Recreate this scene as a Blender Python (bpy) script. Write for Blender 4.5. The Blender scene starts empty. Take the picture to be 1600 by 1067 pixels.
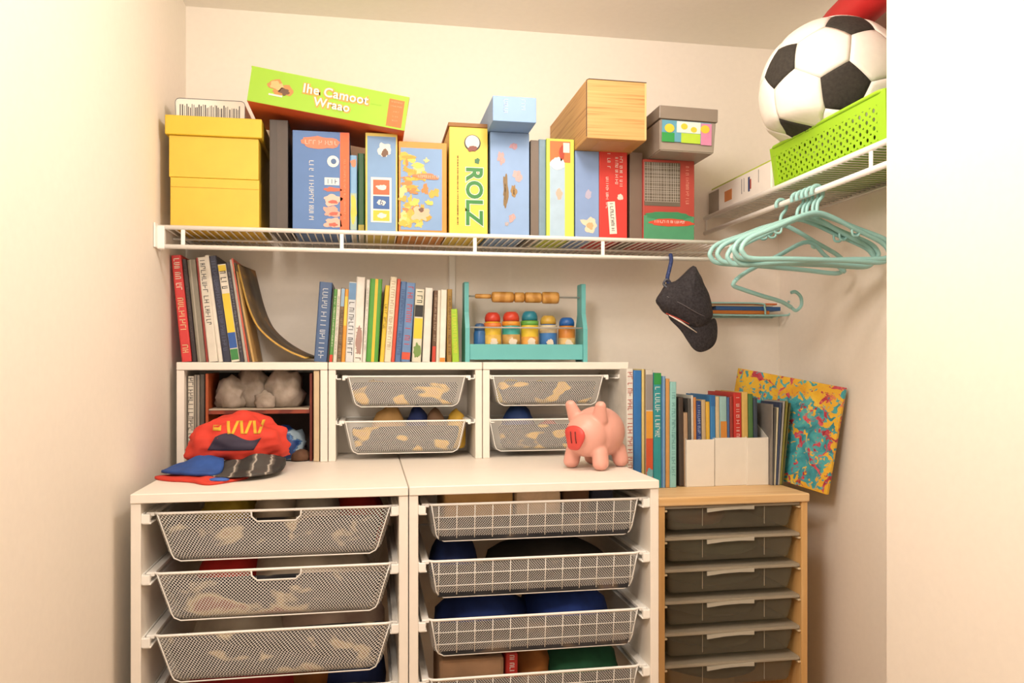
import bpy, bmesh, math, random
from mathutils import Vector, Matrix, noise
random.seed(7)
S = bpy.context.scene
COL = S.collection
PI = math.pi
# ------------------------------------------------------------------ camera, world, lights, exposure
CZ = 1.5                       # eye height
FPX = 1255.0                   # focal length in pixels of the 1600 px frame
YAW = math.atan(225 / FPX)     # camera turned to the right of the closet's depth axis
VH = 565.0                     # pixel row of the horizon
cam_d = bpy.data.cameras.new('camera')
cam_d.sensor_width = 36.0
cam_d.lens = FPX / 1600 * 36
cam_d.shift_y = (VH - 533.5) / 1600
cam_d.clip_start = 0.02
cam = bpy.data.objects.new('camera', cam_d)
cam.location = (0, 0, CZ)
cam.rotation_euler = (PI / 2, 0, -YAW)
COL.objects.link(cam)
S.camera = cam
world = bpy.data.worlds.new('room_glow')
S.world = world
world.use_nodes = True
bg = world.node_tree.nodes['Background']
bg.inputs[0].default_value = (1.0, 0.90, 0.79, 1)
bg.inputs[1].default_value = 0.66
def area(name, loc, target, size, power, col, shape='DISK'):
    d = bpy.data.lights.new(name, 'AREA')
    d.shape = shape; d.size = size; d.energy = power; d.color = col
    o = bpy.data.objects.new(name, d); COL.objects.link(o)
    o.location = loc
    o.rotation_euler = (Vector(target) - Vector(loc)).to_track_quat('-Z', 'Y').to_euler()
    return o
def bulb(name, loc, radius, power, col):
    d = bpy.data.lights.new(name, 'POINT'); d.shadow_soft_size = radius; d.energy = power; d.color = col
    o = bpy.data.objects.new(name, d); COL.objects.link(o); o.location = loc
    return o
bulb('closet_bulb', (0.45, 1.58, 2.47), 0.09, 13.0, (1, 0.895, 0.815))
area('hall_lamp_light', (-0.32, 0.55, 2.42), (1.4, 2.3, 1.1), 0.45, 15.0, (1, 0.895, 0.80))
S.view_settings.view_transform = 'Standard'
S.view_settings.look = 'None'
S.view_settings.gamma = 1
S.view_settings.use_curve_mapping = False
S.view_settings.exposure = 0.44
# ------------------------------------------------------------------ layout helpers
SA, CA = math.sin(YAW), math.cos(YAW)
def ray(u, v):
    t = (u - 800) / FPX
    return SA + t * CA, CA - t * SA, (VH - v) / FPX
def W(u, v, Y):
    a, b, c = ray(u, v)
    k = Y / b
    return Vector((a * k, Y, CZ + c * k))
def WX(u, v, X):
    a, b, c = ray(u, v)
    k = X / a
    return Vector((X, b * k, CZ + c * k))
def WZ(u, v, Z):
    a, b, c = ray(u, v)
    k = (Z - CZ) / c
    return Vector((a * k, b * k, Z))
# ------------------------------------------------------------------ materials
def lin(h):
    r = []
    for i in (0, 2, 4):
        c = int(h[i:i + 2], 16) / 255
        r.append(c / 12.92 if c <= 0.04045 else ((c + 0.055) / 1.055) ** 2.4)
    return (r[0], r[1], r[2], 1)
MATS = {}
def nt_new(name):
    m = bpy.data.materials.new(name); m.use_nodes = True
    return m, m.node_tree.nodes, m.node_tree.links, m.node_tree.nodes['Principled BSDF']
def C(h, rough=0.5, scale=25.0, amt=0.06, bump=0.0):
    key = (h, rough, scale, amt, bump)
    if key in MATS: return MATS[key]
    m, N, L, P = nt_new('paint_' + h)
    c = tuple(x * (0.86 if amt > 0.025 else 1.0) for x in lin(h)[:3]) + (1,)
    tc = N.new('ShaderNodeTexCoord'); nz = N.new('ShaderNodeTexNoise')
    nz.inputs['Scale'].default_value = scale; nz.inputs['Detail'].default_value = 3
    L.new(tc.outputs['Object'], nz.inputs['Vector'])
    rp = N.new('ShaderNodeValToRGB')
    rp.color_ramp.elements[0].position = 0.3; rp.color_ramp.elements[1].position = 0.7
    rp.color_ramp.elements[0].color = tuple(x * (1 - amt) for x in c[:3]) + (1,)
    rp.color_ramp.elements[1].color = tuple(min(1, x * (1 + amt)) for x in c[:3]) + (1,)
    L.new(nz.outputs['Fac'], rp.inputs[0]); L.new(rp.outputs[0], P.inputs['Base Color'])
    P.inputs['Roughness'].default_value = rough
    if bump:
        b = N.new('ShaderNodeBump'); b.inputs['Strength'].default_value = bump; b.inputs['Distance'].default_value = 0.004
        L.new(nz.outputs['Fac'], b.inputs['Height']); L.new(b.outputs[0], P.inputs['Normal'])
    MATS[key] = m
    return m
def ramp_mat(name, stops, kind='noise', scale=10.0, rough=0.6, stretch=(1, 1, 1), detail=4.0, dist=0.0, bump=0.0, interp='LINEAR', rnd=False):
    if name in MATS: return MATS[name]
    m, N, L, P = nt_new(name)
    tc = N.new('ShaderNodeTexCoord'); mp = N.new('ShaderNodeMapping')
    mp.inputs['Scale'].default_value = stretch
    L.new(tc.outputs['Object'], mp.inputs['Vector'])
    if rnd:
        oi = N.new('ShaderNodeObjectInfo'); mm_ = N.new('ShaderNodeMath'); mm_.operation = 'MULTIPLY'; mm_.inputs[1].default_value = 9.0
        L.new(oi.outputs['Random'], mm_.inputs[0]); L.new(mm_.outputs[0], mp.inputs['Location'])
    if kind == 'noise':
        t = N.new('ShaderNodeTexNoise'); t.inputs['Scale'].default_value = scale
        t.inputs['Detail'].default_value = detail; t.inputs['Distortion'].default_value = dist; out = t.outputs['Fac']
    elif kind == 'wave':
        t = N.new('ShaderNodeTexWave'); t.inputs['Scale'].default_value = scale
        t.inputs['Distortion'].default_value = dist; t.inputs['Detail'].default_value = detail; out = t.outputs['Fac']
    else:
        t = N.new('ShaderNodeTexVoronoi'); t.inputs['Scale'].default_value = scale; out = t.outputs['Color']
        sp = N.new('ShaderNodeSeparateColor'); L.new(out, sp.inputs[0]); out = sp.outputs[0]
    L.new(mp.outputs[0], t.inputs['Vector'])
    rp = N.new('ShaderNodeValToRGB'); rp.color_ramp.interpolation = interp
    while len(rp.color_ramp.elements) < len(stops): rp.color_ramp.elements.new(0.5)
    for e, (p, h) in zip(rp.color_ramp.elements, stops): e.position = p; e.color = lin(h)
    L.new(out, rp.inputs[0]); L.new(rp.outputs[0], P.inputs['Base Color'])
    P.inputs['Roughness'].default_value = rough
    if bump:
        b = N.new('ShaderNodeBump'); b.inputs['Strength'].default_value = bump; b.inputs['Distance'].default_value = 0.004
        L.new(out, b.inputs['Height']); L.new(b.outputs[0], P.inputs['Normal'])
    MATS[name] = m
    return m
def mesh_mat(name, pitch, fill, col):
    """woven wire: strands on two diagonals of the UV, open holes between"""
    if name in MATS: return MATS[name]
    m, N, L, P = nt_new(name)
    uv = N.new('ShaderNodeUVMap'); uv.uv_map = 'UVMap'
    sp = N.new('ShaderNodeSeparateXYZ'); L.new(uv.outputs[0], sp.inputs[0])
    def mth(op, a, b=None):
        n = N.new('ShaderNodeMath'); n.operation = op
        for i, x in enumerate((a, b)):
            if x is None: continue
            if isinstance(x, (int, float)): n.inputs[i].default_value = x
            else: L.new(x, n.inputs[i])
        return n.outputs[0]
    k = PI / pitch
    s1 = mth('ABSOLUTE', mth('SINE', mth('MULTIPLY', mth('ADD', sp.outputs[0], sp.outputs[1]), k)))
    s2 = mth('ABSOLUTE', mth('SINE', mth('MULTIPLY', mth('SUBTRACT', sp.outputs[0], sp.outputs[1]), k)))
    hole = mth('GREATER_THAN', mth('MINIMUM', s1, s2), fill)
    P.inputs['Base Color'].default_value = lin(col); P.inputs['Roughness'].default_value = 0.4
    tr = N.new('ShaderNodeBsdfTransparent'); mx = N.new('ShaderNodeMixShader')
    L.new(hole, mx.inputs[0]); L.new(P.outputs[0], mx.inputs[1]); L.new(tr.outputs[0], mx.inputs[2])
    L.new(mx.outputs[0], N['Material Output'].inputs['Surface'])
    MATS[name] = m
    return m
def clear_mat(name, col, fac, rough=0.25):
    if name in MATS: return MATS[name]
    m, N, L, P = nt_new(name)
    P.inputs['Base Color'].default_value = lin(col); P.inputs['Roughness'].default_value = rough
    tr = N.new('ShaderNodeBsdfTransparent'); tr.inputs[0].default_value = lin('e6e8e2')
    mx = N.new('ShaderNodeMixShader'); mx.inputs[0].default_value = fac
    L.new(tr.outputs[0], mx.inputs[1]); L.new(P.outputs[0], mx.inputs[2])
    L.new(mx.outputs[0], N['Material Output'].inputs['Surface'])
    MATS[name] = m
    return m
M_WALL = C('f5ecdf', 0.9, 60, 0.012, 0.04)
M_WHITE = C('f0e8dc', 0.45, 20, 0.015)
M_WIRE = C('f4f1ea', 0.3, 20, 0.01)
M_PAGES = ramp_mat('page_edges', [(0.3, 'd9cfb8'), (0.7, 'f4eedf')], 'wave', 260, 0.8, (1, 0.02, 0.02), 1, 1)
M_WOOD = ramp_mat('pine_wood', [(0.3, 'd9a765'), (0.5, 'e2b475'), (0.75, 'e9c388')], 'noise', 3, 0.5, (14, 14, 0.7), 4, 0.6)
M_WOODTOP = ramp_mat('pine_wood_top', [(0.3, 'e0b376'), (0.5, 'e9c28c'), (0.75, 'efcd9b')], 'noise', 3, 0.5, (0.7, 18, 18), 4, 0.6)
M_CARD = ramp_mat('bamboo_card', [(0.3, 'a0743c'), (0.45, 'c39458'), (0.75, 'cfa468')], 'noise', 3, 0.6, (1.0, 1.0, 45), 5, 0.4)
M_BEAD = ramp_mat('turned_beech', [(0.2, 'b98339'), (0.8, 'd3a056')], 'wave', 8, 0.4, (1, 1, 5), 3, 3)
M_MESH = mesh_mat('white_woven_mesh', 0.0084, 0.30, 'f2f0ea')
M_MESHD = mesh_mat('fine_woven_mesh', 0.0066, 0.26, 'e2e0da')
M_MESHS = mesh_mat('small_woven_mesh', 0.0074, 0.30, 'e8e6e0')
M_CLEAR = clear_mat('smoky_clear_plastic', '9a927e', 0.34)
M_CLEARLIP = clear_mat('clear_plastic_lip', 'cdbfa8', 0.62)
M_CLEARBOX = clear_mat('greyish_box_plastic', 'a5988a', 0.80)
M_MINT = C('a5d8d4', 0.35, 12, 0.03)
M_INK = C('2a2622', 0.7)
M_WINK = C('f6f1e6', 0.7)
# ------------------------------------------------------------------ mesh helpers
def mobj(name, bm, m, parent=None, smooth=False, loc=None, rot=None):
    me = bpy.data.meshes.new(name)
    bmesh.ops.recalc_face_normals(bm, faces=bm.faces)
    bm.to_mesh(me); bm.free()
    return link(name, me, m, parent, smooth, loc, rot)
def link(name, me, m, parent=None, smooth=False, loc=None, rot=None):
    if m is not None and not me.materials: me.materials.append(m)
    if smooth: me.polygons.foreach_set('use_smooth', [True] * len(me.polygons))
    o = bpy.data.objects.new(name, me); COL.objects.link(o)
    if parent: o.parent = parent
    if loc is not None: o.location = loc
    if rot is not None: o.rotation_euler = rot
    return o
def tag(o, label, cat, group=None):
    o['label'] = label; o['category'] = cat
    if group: o['group'] = group
    return o
def thing(name, label, cat, loc=(0, 0, 0), rot=(0, 0, 0), group=None):
    o = bpy.data.objects.new(name, None); COL.objects.link(o)
    o.empty_display_size = 0.02
    o.location = loc; o.rotation_euler = rot
    return tag(o, label, cat, group)
def struct(name, bm, m, label=None):
    o = mobj(name, bm, m); o['kind'] = 'structure'
    if label: o['label'] = label
    return o
def bx(bm, x0, x1, y0, y1, z0, z1, bev=0.0, seg=2):
    r = bmesh.ops.create_cube(bm, size=1)
    vs = r['verts']
    for v in vs:
        v.co = Vector((x0 if v.co.x < 0 else x1, y0 if v.co.y < 0 else y1, z0 if v.co.z < 0 else z1))
    if bev > 0:
        es = list({e for v in vs for e in v.link_edges})
        bmesh.ops.bevel(bm, geom=es, offset=bev, segments=seg, affect='EDGES', profile=0.5)
    return bm
def box(x0, x1, y0, y1, z0, z1, bev=0.0, seg=2):
    return bx(bmesh.new(), x0, x1, y0, y1, z0, z1, bev, seg)
def tube(bm, pts, r, n=8, closed=False, caps=True):
    pts = [Vector(p) for p in pts]
    m = len(pts); rings = []; prev = None
    rr = r if isinstance(r, (list, tuple)) else [r] * m
    for i, p in enumerate(pts):
        a = pts[(i - 1) % m] if (i > 0 or closed) else p
        b = pts[(i + 1) % m] if (i < m - 1 or closed) else p
        t = (b - a)
        if t.length < 1e-9: t = Vector((0, 0, 1))
        t.normalize()
        if prev is None:
            up = Vector((0, 0, 1)) if abs(t.z) < 0.9 else Vector((0, 1, 0))
            prev = up
        s = t.cross(prev)
        if s.length < 1e-6: s = t.cross(Vector((1, 0, 0)))
        s.normalize(); q = s.cross(t).normalized(); prev = q
        rings.append([bm.verts.new(p + (s * math.cos(2 * PI * j / n) + q * math.sin(2 * PI * j / n)) * rr[i]) for j in range(n)])
    for i in range(m if closed else m - 1):
        A, B = rings[i], rings[(i + 1) % m]
        for j in range(n):
            bm.faces.new((A[j], A[(j + 1) % n], B[(j + 1) % n], B[j]))
    if caps and not closed:
        bm.faces.new(rings[0]); bm.faces.new(rings[-1])
    return bm
def spline(P, n=8, closed=False):
    P = [Vector(p) for p in P]; out = []; m = len(P)
    for i in range(m if closed else m - 1):
        g = lambda k: P[k % m] if closed else P[max(0, min(m - 1, k))]
        a, b, c, d = g(i - 1), g(i), g(i + 1), g(i + 2)
        for s in range(n):
            t = s / n
            out.append(0.5 * ((2 * b) + (c - a) * t + (2 * a - 5 * b + 4 * c - d) * t * t + (3 * b - a - 3 * c + d) * t ** 3))
    if not closed: out.append(P[-1])
    return out
def lathe(bm, prof, n=20, axis='Z', cx=0, cy=0, cz=0):
    rings = []
    for r, h in prof:
        ring = []
        for j in range(n):
            a = 2 * PI * j / n
            x, y = r * math.cos(a), r * math.sin(a)
            if axis == 'Z': co = (cx + x, cy + y, cz + h)
            elif axis == 'X': co = (cx + h, cy + x, cz + y)
            else: co = (cx + x, cy + h, cz + y)
            ring.append(bm.verts.new(co))
        rings.append(ring)
    for A, B in zip(rings, rings[1:]):
        for j in range(n): bm.faces.new((A[j], A[(j + 1) % n], B[(j + 1) % n], B[j]))
    bm.faces.new(rings[0]); bm.faces.new(rings[-1])
    return bm
def prism(bm, poly, y0, y1):
    """polygon in (x,z) pushed along y"""
    A = [bm.verts.new((x, y0, z)) for x, z in poly]; B = [bm.verts.new((x, y1, z)) for x, z in poly]
    n = len(poly)
    bm.faces.new(A); bm.faces.new(B)
    for i in range(n): bm.faces.new((A[i], A[(i + 1) % n], B[(i + 1) % n], B[i]))
    return bm
def rrect(w, d, r, seg=4, sub=1, xs=None):
    """rounded rectangle, CCW from front-left; the front edge (y=-d/2) can carry extra points xs"""
    out = []
    r = max(1e-4, min(r, w / 2 - 1e-4, d / 2 - 1e-4))
    for cx, cy, a0 in ((w / 2 - r, -d / 2 + r, -PI / 2), (w / 2 - r, d / 2 - r, 0), (-w / 2 + r, d / 2 - r, PI / 2), (-w / 2 + r, -d / 2 + r, PI)):
        for s in range(seg + 1):
            a = a0 + PI / 2 * s / seg
            out.append((cx + r * math.cos(a), cy + r * math.sin(a)))
    for x in (xs or []): out.append((x, -d / 2))
    return out
def loft(levels, cap_bottom=True, cap_top=False, skip=None, xs=None, seg=4):
    """levels: (w, d, r, z, yoff) from top to bottom. UVs run in metres along the wall."""
    bm = bmesh.new(); uv = bm.loops.layers.uv.new('UVMap')
    rings = []; us = []
    for (w, d, r, z, yo) in levels:
        pts = rrect(w, d, r, seg, xs=xs)
        rings.append([bm.verts.new((x, y + yo, z)) for x, y in pts])
    p0 = [v.co.copy() for v in rings[0]]; n = len(p0)
    acc = [0]
    for i in range(n): acc.append(acc[-1] + (p0[(i + 1) % n] - p0[i]).length)
    vv = [0]
    for A, B in zip(rings, rings[1:]): vv.append(vv[-1] + (A[0].co - B[0].co).length)
    for k, (A, B) in enumerate(zip(rings, rings[1:])):
        for j in range(n):
            if skip and skip(k, A[j].co, A[(j + 1) % n].co): continue
            f = bm.faces.new((A[j], A[(j + 1) % n], B[(j + 1) % n], B[j]))
            for lp, c in zip(f.loops, ((acc[j], vv[k]), (acc[j + 1], vv[k]), (acc[j + 1], vv[k + 1]), (acc[j], vv[k + 1]))): lp[uv].uv = c
    for flag, R in ((cap_bottom, rings[-1]), (cap_top, rings[0])):
        if flag:
            f = bm.faces.new(R)
            for lp in f.loops: lp[uv].uv = (lp.vert.co.x, lp.vert.co.y)
    return bm
def blob(rx, ry, rz, seed=0, amp=0.25, freq=3.0, flat=0.35, sub=3, fold=0.0):
    """a soft lump resting on z=0"""
    bm = bmesh.new()
    bmesh.ops.create_icosphere(bm, subdivisions=sub, radius=1)
    off = Vector((seed * 7.31, seed * 3.7, seed * 1.9))
    for v in bm.verts:
        p = v.co.copy()
        d = 1 + amp * noise.noise(p * freq * 0.6 + off) + amp * 0.5 * noise.noise(p * freq * 1.7 + off)
        if fold:
            d += fold * (abs(noise.noise(p * freq * 2.4 + off * 2)) - 0.2)
        q = p * d
        v.co = Vector((q.x * rx, q.y * ry, q.z * rz))
    zmin = -rz * flat
    for v in bm.verts:
        if v.co.z < zmin: v.co.z = zmin - (zmin - v.co.z) * 0.03
    lo = min(v.co.z for v in bm.verts)
    for v in bm.verts: v.co.z -= lo
    return bm
def pillow(poly, th, rings=5, wr=0.0, seed=0, power=0.5, ybend=None):
    """a rounded solid with the given (x,z) outline, th thick along y"""
    bm = bmesh.new()
    cx = sum(p[0] for p in poly) / len(poly); cz = sum(p[1] for p in poly) / len(poly); n = len(poly)
    def mk(sgn):
        R = []
        for k in range(1, rings):
            r = math.sin(PI / 2 * k / rings)
            R.append([bm.verts.new((cx + (x - cx) * r, sgn * th / 2 * (1 - r ** 2) ** power, cz + (z - cz) * r)) for x, z in poly])
        return bm.verts.new((cx, sgn * th / 2, cz)), R
    edge = [bm.verts.new((x, 0, z)) for x, z in poly]
    for sgn in (-1, 1):
        c, R = mk(sgn); R = R + [edge]
        for j in range(n): bm.faces.new((c, R[0][j], R[0][(j + 1) % n]))
        for A, B in zip(R, R[1:]):
            for j in range(n): bm.faces.new((A[j], A[(j + 1) % n], B[(j + 1) % n], B[j]))
    for v in bm.verts:
        if wr:
            p = Vector((v.co.x, 0, v.co.z)) * 22 + Vector((seed * 3.3, 0, seed))
            v.co.y += wr * (abs(noise.noise(p)) - 0.2)
        if ybend: v.co.y += ybend(v.co.x, v.co.z)
    return bm
_txt = {}
def text_mesh(s, size, offset=0.0, ext=0.0003, space=1.0):
    cu = bpy.data.curves.new('lettering', 'FONT'); cu.body = s; cu.size = size
    cu.align_x = 'CENTER'; cu.align_y = 'CENTER'; cu.offset = offset; cu.extrude = ext; cu.space_character = space; cu.resolution_u = 4
    o = bpy.data.objects.new('lettering', cu); COL.objects.link(o)
    bpy.context.view_layer.update()
    me = bpy.data.meshes.new_from_object(o.evaluated_get(bpy.context.evaluated_depsgraph_get()))
    bpy.data.objects.remove(o); bpy.data.curves.remove(cu)
    me.name = 'lettering'
    return me
def letters(parent, s, size, m, x, y, z, ang=0.0, offset=0.0, name='lettering', space=1.0, sx=1.0):
    me = text_mesh(s, size, offset, space=space)
    c, q = math.cos(ang), math.sin(ang)
    for v in me.vertices:
        a, b, d = v.co.x * sx, v.co.y, v.co.z
        v.co = Vector((a * c - b * q, -d, a * q + b * c))
    me.materials.clear()
    return link(name, me, m, parent, loc=(x, y, z))
def quad(parent, name, m, x0, x1, z0, z1, y, t=0.0006, bev=0):
    return mobj(name, box(x0, x1, y - t, y + 0.0002, z0, z1), m, parent)
def disc(parent, name, m, x, z, y, r, rz=None, n=20, t=0.0006):
    rz = rz or r
    bm = prism(bmesh.new(), [(x + r * math.cos(2 * PI * i / n), z + rz * math.sin(2 * PI * i / n)) for i in range(n)], y - t, y + 0.0002)
    return mobj(name, bm, m, parent)
def splat(parent, name, m, x, z, y, r, seed=0, rz=None, n=26, t=0.0006, rough=0.45):
    """an irregular printed patch"""
    rz = rz or r; rg = random.Random(seed); poly = []
    for i in range(n):
        a = 2 * PI * i / n
        k = 1 + rough * noise.noise(Vector((math.cos(a) * 1.6, math.sin(a) * 1.6, seed * 2.7))) + rg.uniform(-0.1, 0.1)
        poly.append((x + r * k * math.cos(a), z + rz * k * math.sin(a)))
    return mobj(name, prism(bmesh.new(), poly, y - t, y + 0.0002), m, parent)
def scribble(parent, m, length, h, x, z, y, seed, vertical=True, name='lettering', wt=0.13):
    """a run of unreadable print: small strokes of letter size"""
    rg = random.Random(seed); bm = bmesh.new(); p = 0.0
    def st(a0, b0, a1, b1):
        if vertical:  # text runs down the spine
            X0, X1, Z0, Z1 = x + b0, x + b1, z - a1, z - a0
        else:
            X0, X1, Z0, Z1 = x + a0, x + a1, z + b0, z + b1
        bx(bm, min(X0, X1), max(X0, X1), y - 0.0005, y + 0.0002, min(Z0, Z1), max(Z0, Z1))
    t = h * wt
    while p < length:
        if rg.random() < 0.14: p += h * 0.5; continue
        w = h * rg.uniform(0.4, 0.75)
        st(p, -h / 2, p + t, h / 2)
        k = rg.random()
        if k < 0.7:
            b = rg.choice((-h / 2, -t / 2, h / 2 - t)); st(p, b, p + w, b + t)
        if k < 0.45: st(p + w - t, -h / 2 if rg.random() < 0.6 else 0, p + w, h / 2)
        p += w + h * 0.22
    return mobj(name, bm, m, parent)
def copy_tree(o, parent=None):
    c = o.copy(); COL.objects.link(c); c.parent = parent
    for ch in list(o.children): copy_tree(ch, c)
    return c
ORD = ['first', 'second', 'third', 'fourth', 'fifth', 'sixth', 'seventh', 'eighth', 'ninth', 'tenth', 'eleventh', 'twelfth', 'thirteenth', 'fourteenth', 'fifteenth',
       'sixteenth', 'seventeenth', 'eighteenth', 'nineteenth', 'twentieth', 'twenty-first', 'twenty-second', 'twenty-third', 'twenty-fourth', 'twenty-fifth', 'twenty-sixth']
# ------------------------------------------------------------------ planes of the closet
XL, XR = -0.575, 1.48          # side walls
YB = 2.72                      # back wall
ZC = CZ + 1.14                 # ceiling
Y1 = 1.96                      # front of the white drawer cabinets
Y2 = 2.49                      # front of the cubby units
Y3 = 2.35                      # front of the back wire shelf
YW = 2.25                      # front of the pine cabinet
ZL = CZ - 0.303                # top of the drawer cabinets
ZU = CZ - 0.002                # top of the cubby units
ZS = CZ + 0.375                # back wire shelf
ZR = CZ + 0.515                # right wire shelf
XR0 = 1.185                    # front edge of the right wire shelf
ZP = CZ - 0.40                 # top of the pine cabinet
YJ = 1.55                      # front return wall
# ------------------------------------------------------------------ setting
struct('floor', box(-0.9, 2.4, -1.6, YB + 0.1, -0.08, 0), ramp_mat('oak_floor', [(0.3, 'b58a5a'), (0.7, 'c79c6a')], 'wave', 4, 0.5, (8, 0.5, 1), 2, 3))
struct('wall_left', box(XL - 0.1, XL, -1.6, YB + 0.1, 0, ZC), M_WALL)
struct('wall_back', box(XL, XR, YB, YB + 0.1, 0, ZC), M_WALL)
struct('wall_right', box(XR, XR + 0.1, YJ + 0.09, YB + 0.1, 0, ZC), M_WALL)
xj = W(1385.5, 500, YJ + 0.09).x
struct('wall_front', box(xj, xj + 0.5, -1.6, YJ + 0.09, 0, ZC), M_WALL)
struct('ceiling', box(XL - 0.1, 2.4, -1.6, YB + 0.1, ZC, ZC + 0.08), C('faf5ec', 0.9, 60, 0.012))
# upright strip on the back wall that carries the shelf
p = W(706, 480, YB)
struct('trim_1', box(p.x - 0.011, p.x + 0.011, YB - 0.012, YB - 0.0005, ZU - 0.02, ZS - 0.004, 0.002, 1), M_WIRE, 'slim white upright strip on the back wall under the wire shelf')
# ------------------------------------------------------------------ wire shelves
def wire_shelf_back():
    x0, x1 = XL + 0.004, 1.165
    t = thing('wire_shelf', 'long white wire shelf across the back wall carrying the game boxes', 'shelf', ((x0 + x1) / 2, YB, ZS))
    cx = (x0 + x1) / 2; L = (x1 - x0) / 2; d = YB - Y3
    zt, zb = -0.004, -0.057
    mobj('front_rail', tube(bmesh.new(), [(-L, -d, zt), (L, -d, zt)], 0.0065), M_WIRE, t, True)
    mobj('front_rail', tube(bmesh.new(), [(-L, -d, zb), (L, -d, zb)], 0.0065), M_WIRE, t, True)
    mobj('back_rail', tube(bmesh.new(), [(-L, -0.006, zt - 0.004), (L, -0.006, zt - 0.004)], 0.0035), M_WIRE, t, True)
    mobj('cross_rail', tube(bmesh.new(), [(-L, -d * 0.5, zt - 0.006), (L, -d * 0.5, zt - 0.006)], 0.0035), M_WIRE, t, True)
    for u in (286, 534, 742, 942, 1142):
        x = W(u, 380, Y3).x - cx
        mobj('lip_tie', box(x - 0.0055, x + 0.0055, -d - 0.002, -d + 0.002, zb, zt, 0.0012, 1), M_WIRE, t)
    w0 = None; n = int(2 * L / 0.0215)
    for i in range(n + 1):
        x = -L + 0.01 + i * (2 * L - 0.02) / n
        if w0 is None:
            w0 = mobj('deck_wire', tube(bmesh.new(), [(0, -d, 0), (0, -0.004, 0)], 0.0021, 5), M_WIRE, t, True); w0.location = (x, 0, 0.0006)
        else:
            c = w0.copy(); COL.objects.link(c); c.location = (x, 0, 0.0006)
    # end bracket on the left wall
    bm = box(-L - 0.003, -L + 0.002, -d - 0.03, -d + 0.045, zb - 0.006, zt + 0.008, 0.001, 1)
    bx(bm, -L, -L + 0.02, -d - 0.008, -d + 0.012, zb - 0.008, zt + 0.003, 0.003)
    mobj('end_bracket', bm, M_WIRE, t)
wire_shelf_back()
def wire_shelf_right():
    y0, y1 = YJ + 0.095, YB - 0.02
    t = thing('wire_shelf', 'short white wire shelf along the right wall with a hanging rod', 'shelf', (XR, (y0 + y1) / 2, ZR))
    L = (y1 - y0) / 2; d = XR - XR0; zt, zb = -0.004, -0.057
    mobj('front_rail', tube(bmesh.new(), [(-d, -L, zt), (-d, L, zt)], 0.008), M_WIRE, t, True)
    mobj('hanging_rod', tube(bmesh.new(), [(-d, -L, zb), (-d, L, zb)], 0.0085), M_WIRE, t, True)
    mobj('back_rail', tube(bmesh.new(), [(-0.006, -L, zt - 0.004), (-0.006, L, zt - 0.004)], 0.0035), M_WIRE, t, True)
    for u, hw in ((1361, 0.007), (1100, 0.006)):
        y = min(WX(u, 280, XR0).y, y1 - 0.006) - (y0 + y1) / 2
        mobj('lip_tie', box(-d - 0.002, -d + 0.002, y - hw, y + hw, zb, zt, 0.0012, 1), M_WIRE, t)
    w0 = None; n = int(2 * L / 0.0235)
    for i in range(n + 1):
        y = -L + 0.01 + i * (2 * L - 0.02) / n
        if w0 is None:
            w0 = mobj('deck_wire', tube(bmesh.new(), [(-d, 0, 0), (-0.004, 0, 0)], 0.0022, 5), M_WIRE, t, True); w0.location = (0, y, 0.0006)
        else:
            c = w0.copy(); COL.objects.link(c); c.location = (0, y, 0.0006)
wire_shelf_right()
# ------------------------------------------------------------------ white drawer cabinets
xa, xs_, xb = W(203, 780, Y1).x, W(638.5, 780, Y1).x, W(1030, 760, Y1).x
TS = 0.022
def drawer_cabinet(x0, x1, label):
    cx = (x0 + x1) / 2; h = (x1 - x0) / 2 - 0.0012
    t = thing('drawer_cabinet', label, 'cabinet', (cx, Y1, 0))
    mobj('top_board', box(-h, h, -0.004, YB - Y1 - 0.003, ZL - 0.0215, ZL, 0.0015, 1), M_WHITE, t)
    for s in (-1, 1):
        mobj('side_panel', box(min(s * h, s * (h - TS)), max(s * h, s * (h - TS)), 0, YB - Y1 - 0.003, 0, ZL - 0.022, 0.0012, 1), M_WHITE, t)
    mobj('back_panel', box(-h + TS, h - TS, YB - Y1 - 0.012, YB - Y1 - 0.004, 0.05, ZL - 0.022), M_WHITE, t)
    mobj('plinth', box(-h + TS, h - TS, 0.02, 0.036, 0, 0.07), M_WHITE, t)
    for z in RIMS:
        for s in (-1, 1):
            xw = s * (h - TS)
            bm = bmesh.new()
            bx(bm, min(xw, xw - s * 0.021), max(xw, xw - s * 0.021), 0.004, 0.5, z - 0.021, z - 0.017, 0.001, 1)
            bx(bm, min(xw, xw - s * 0.004), max(xw, xw - s * 0.004), 0.004, 0.5, z - 0.021, z + 0.004, 0.001, 1)
            bx(bm, min(xw, xw - s * 0.0185), max(xw, xw - s * 0.0185), 0.003, 0.014, z - 0.019, z + 0.002, 0.001, 1)
            mobj('runner', bm, M_WIRE, t)
    return t
RIMS = [CZ - 0.353, CZ - 0.493, CZ - 0.638, CZ - 0.785]
drawer_cabinet(xa, xs_, 'white cabinet with plain mesh drawers, left of the two lower cabinets')
drawer_cabinet(xs_, xb, 'white cabinet with gridded wire drawers, right of the two lower cabinets')
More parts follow.
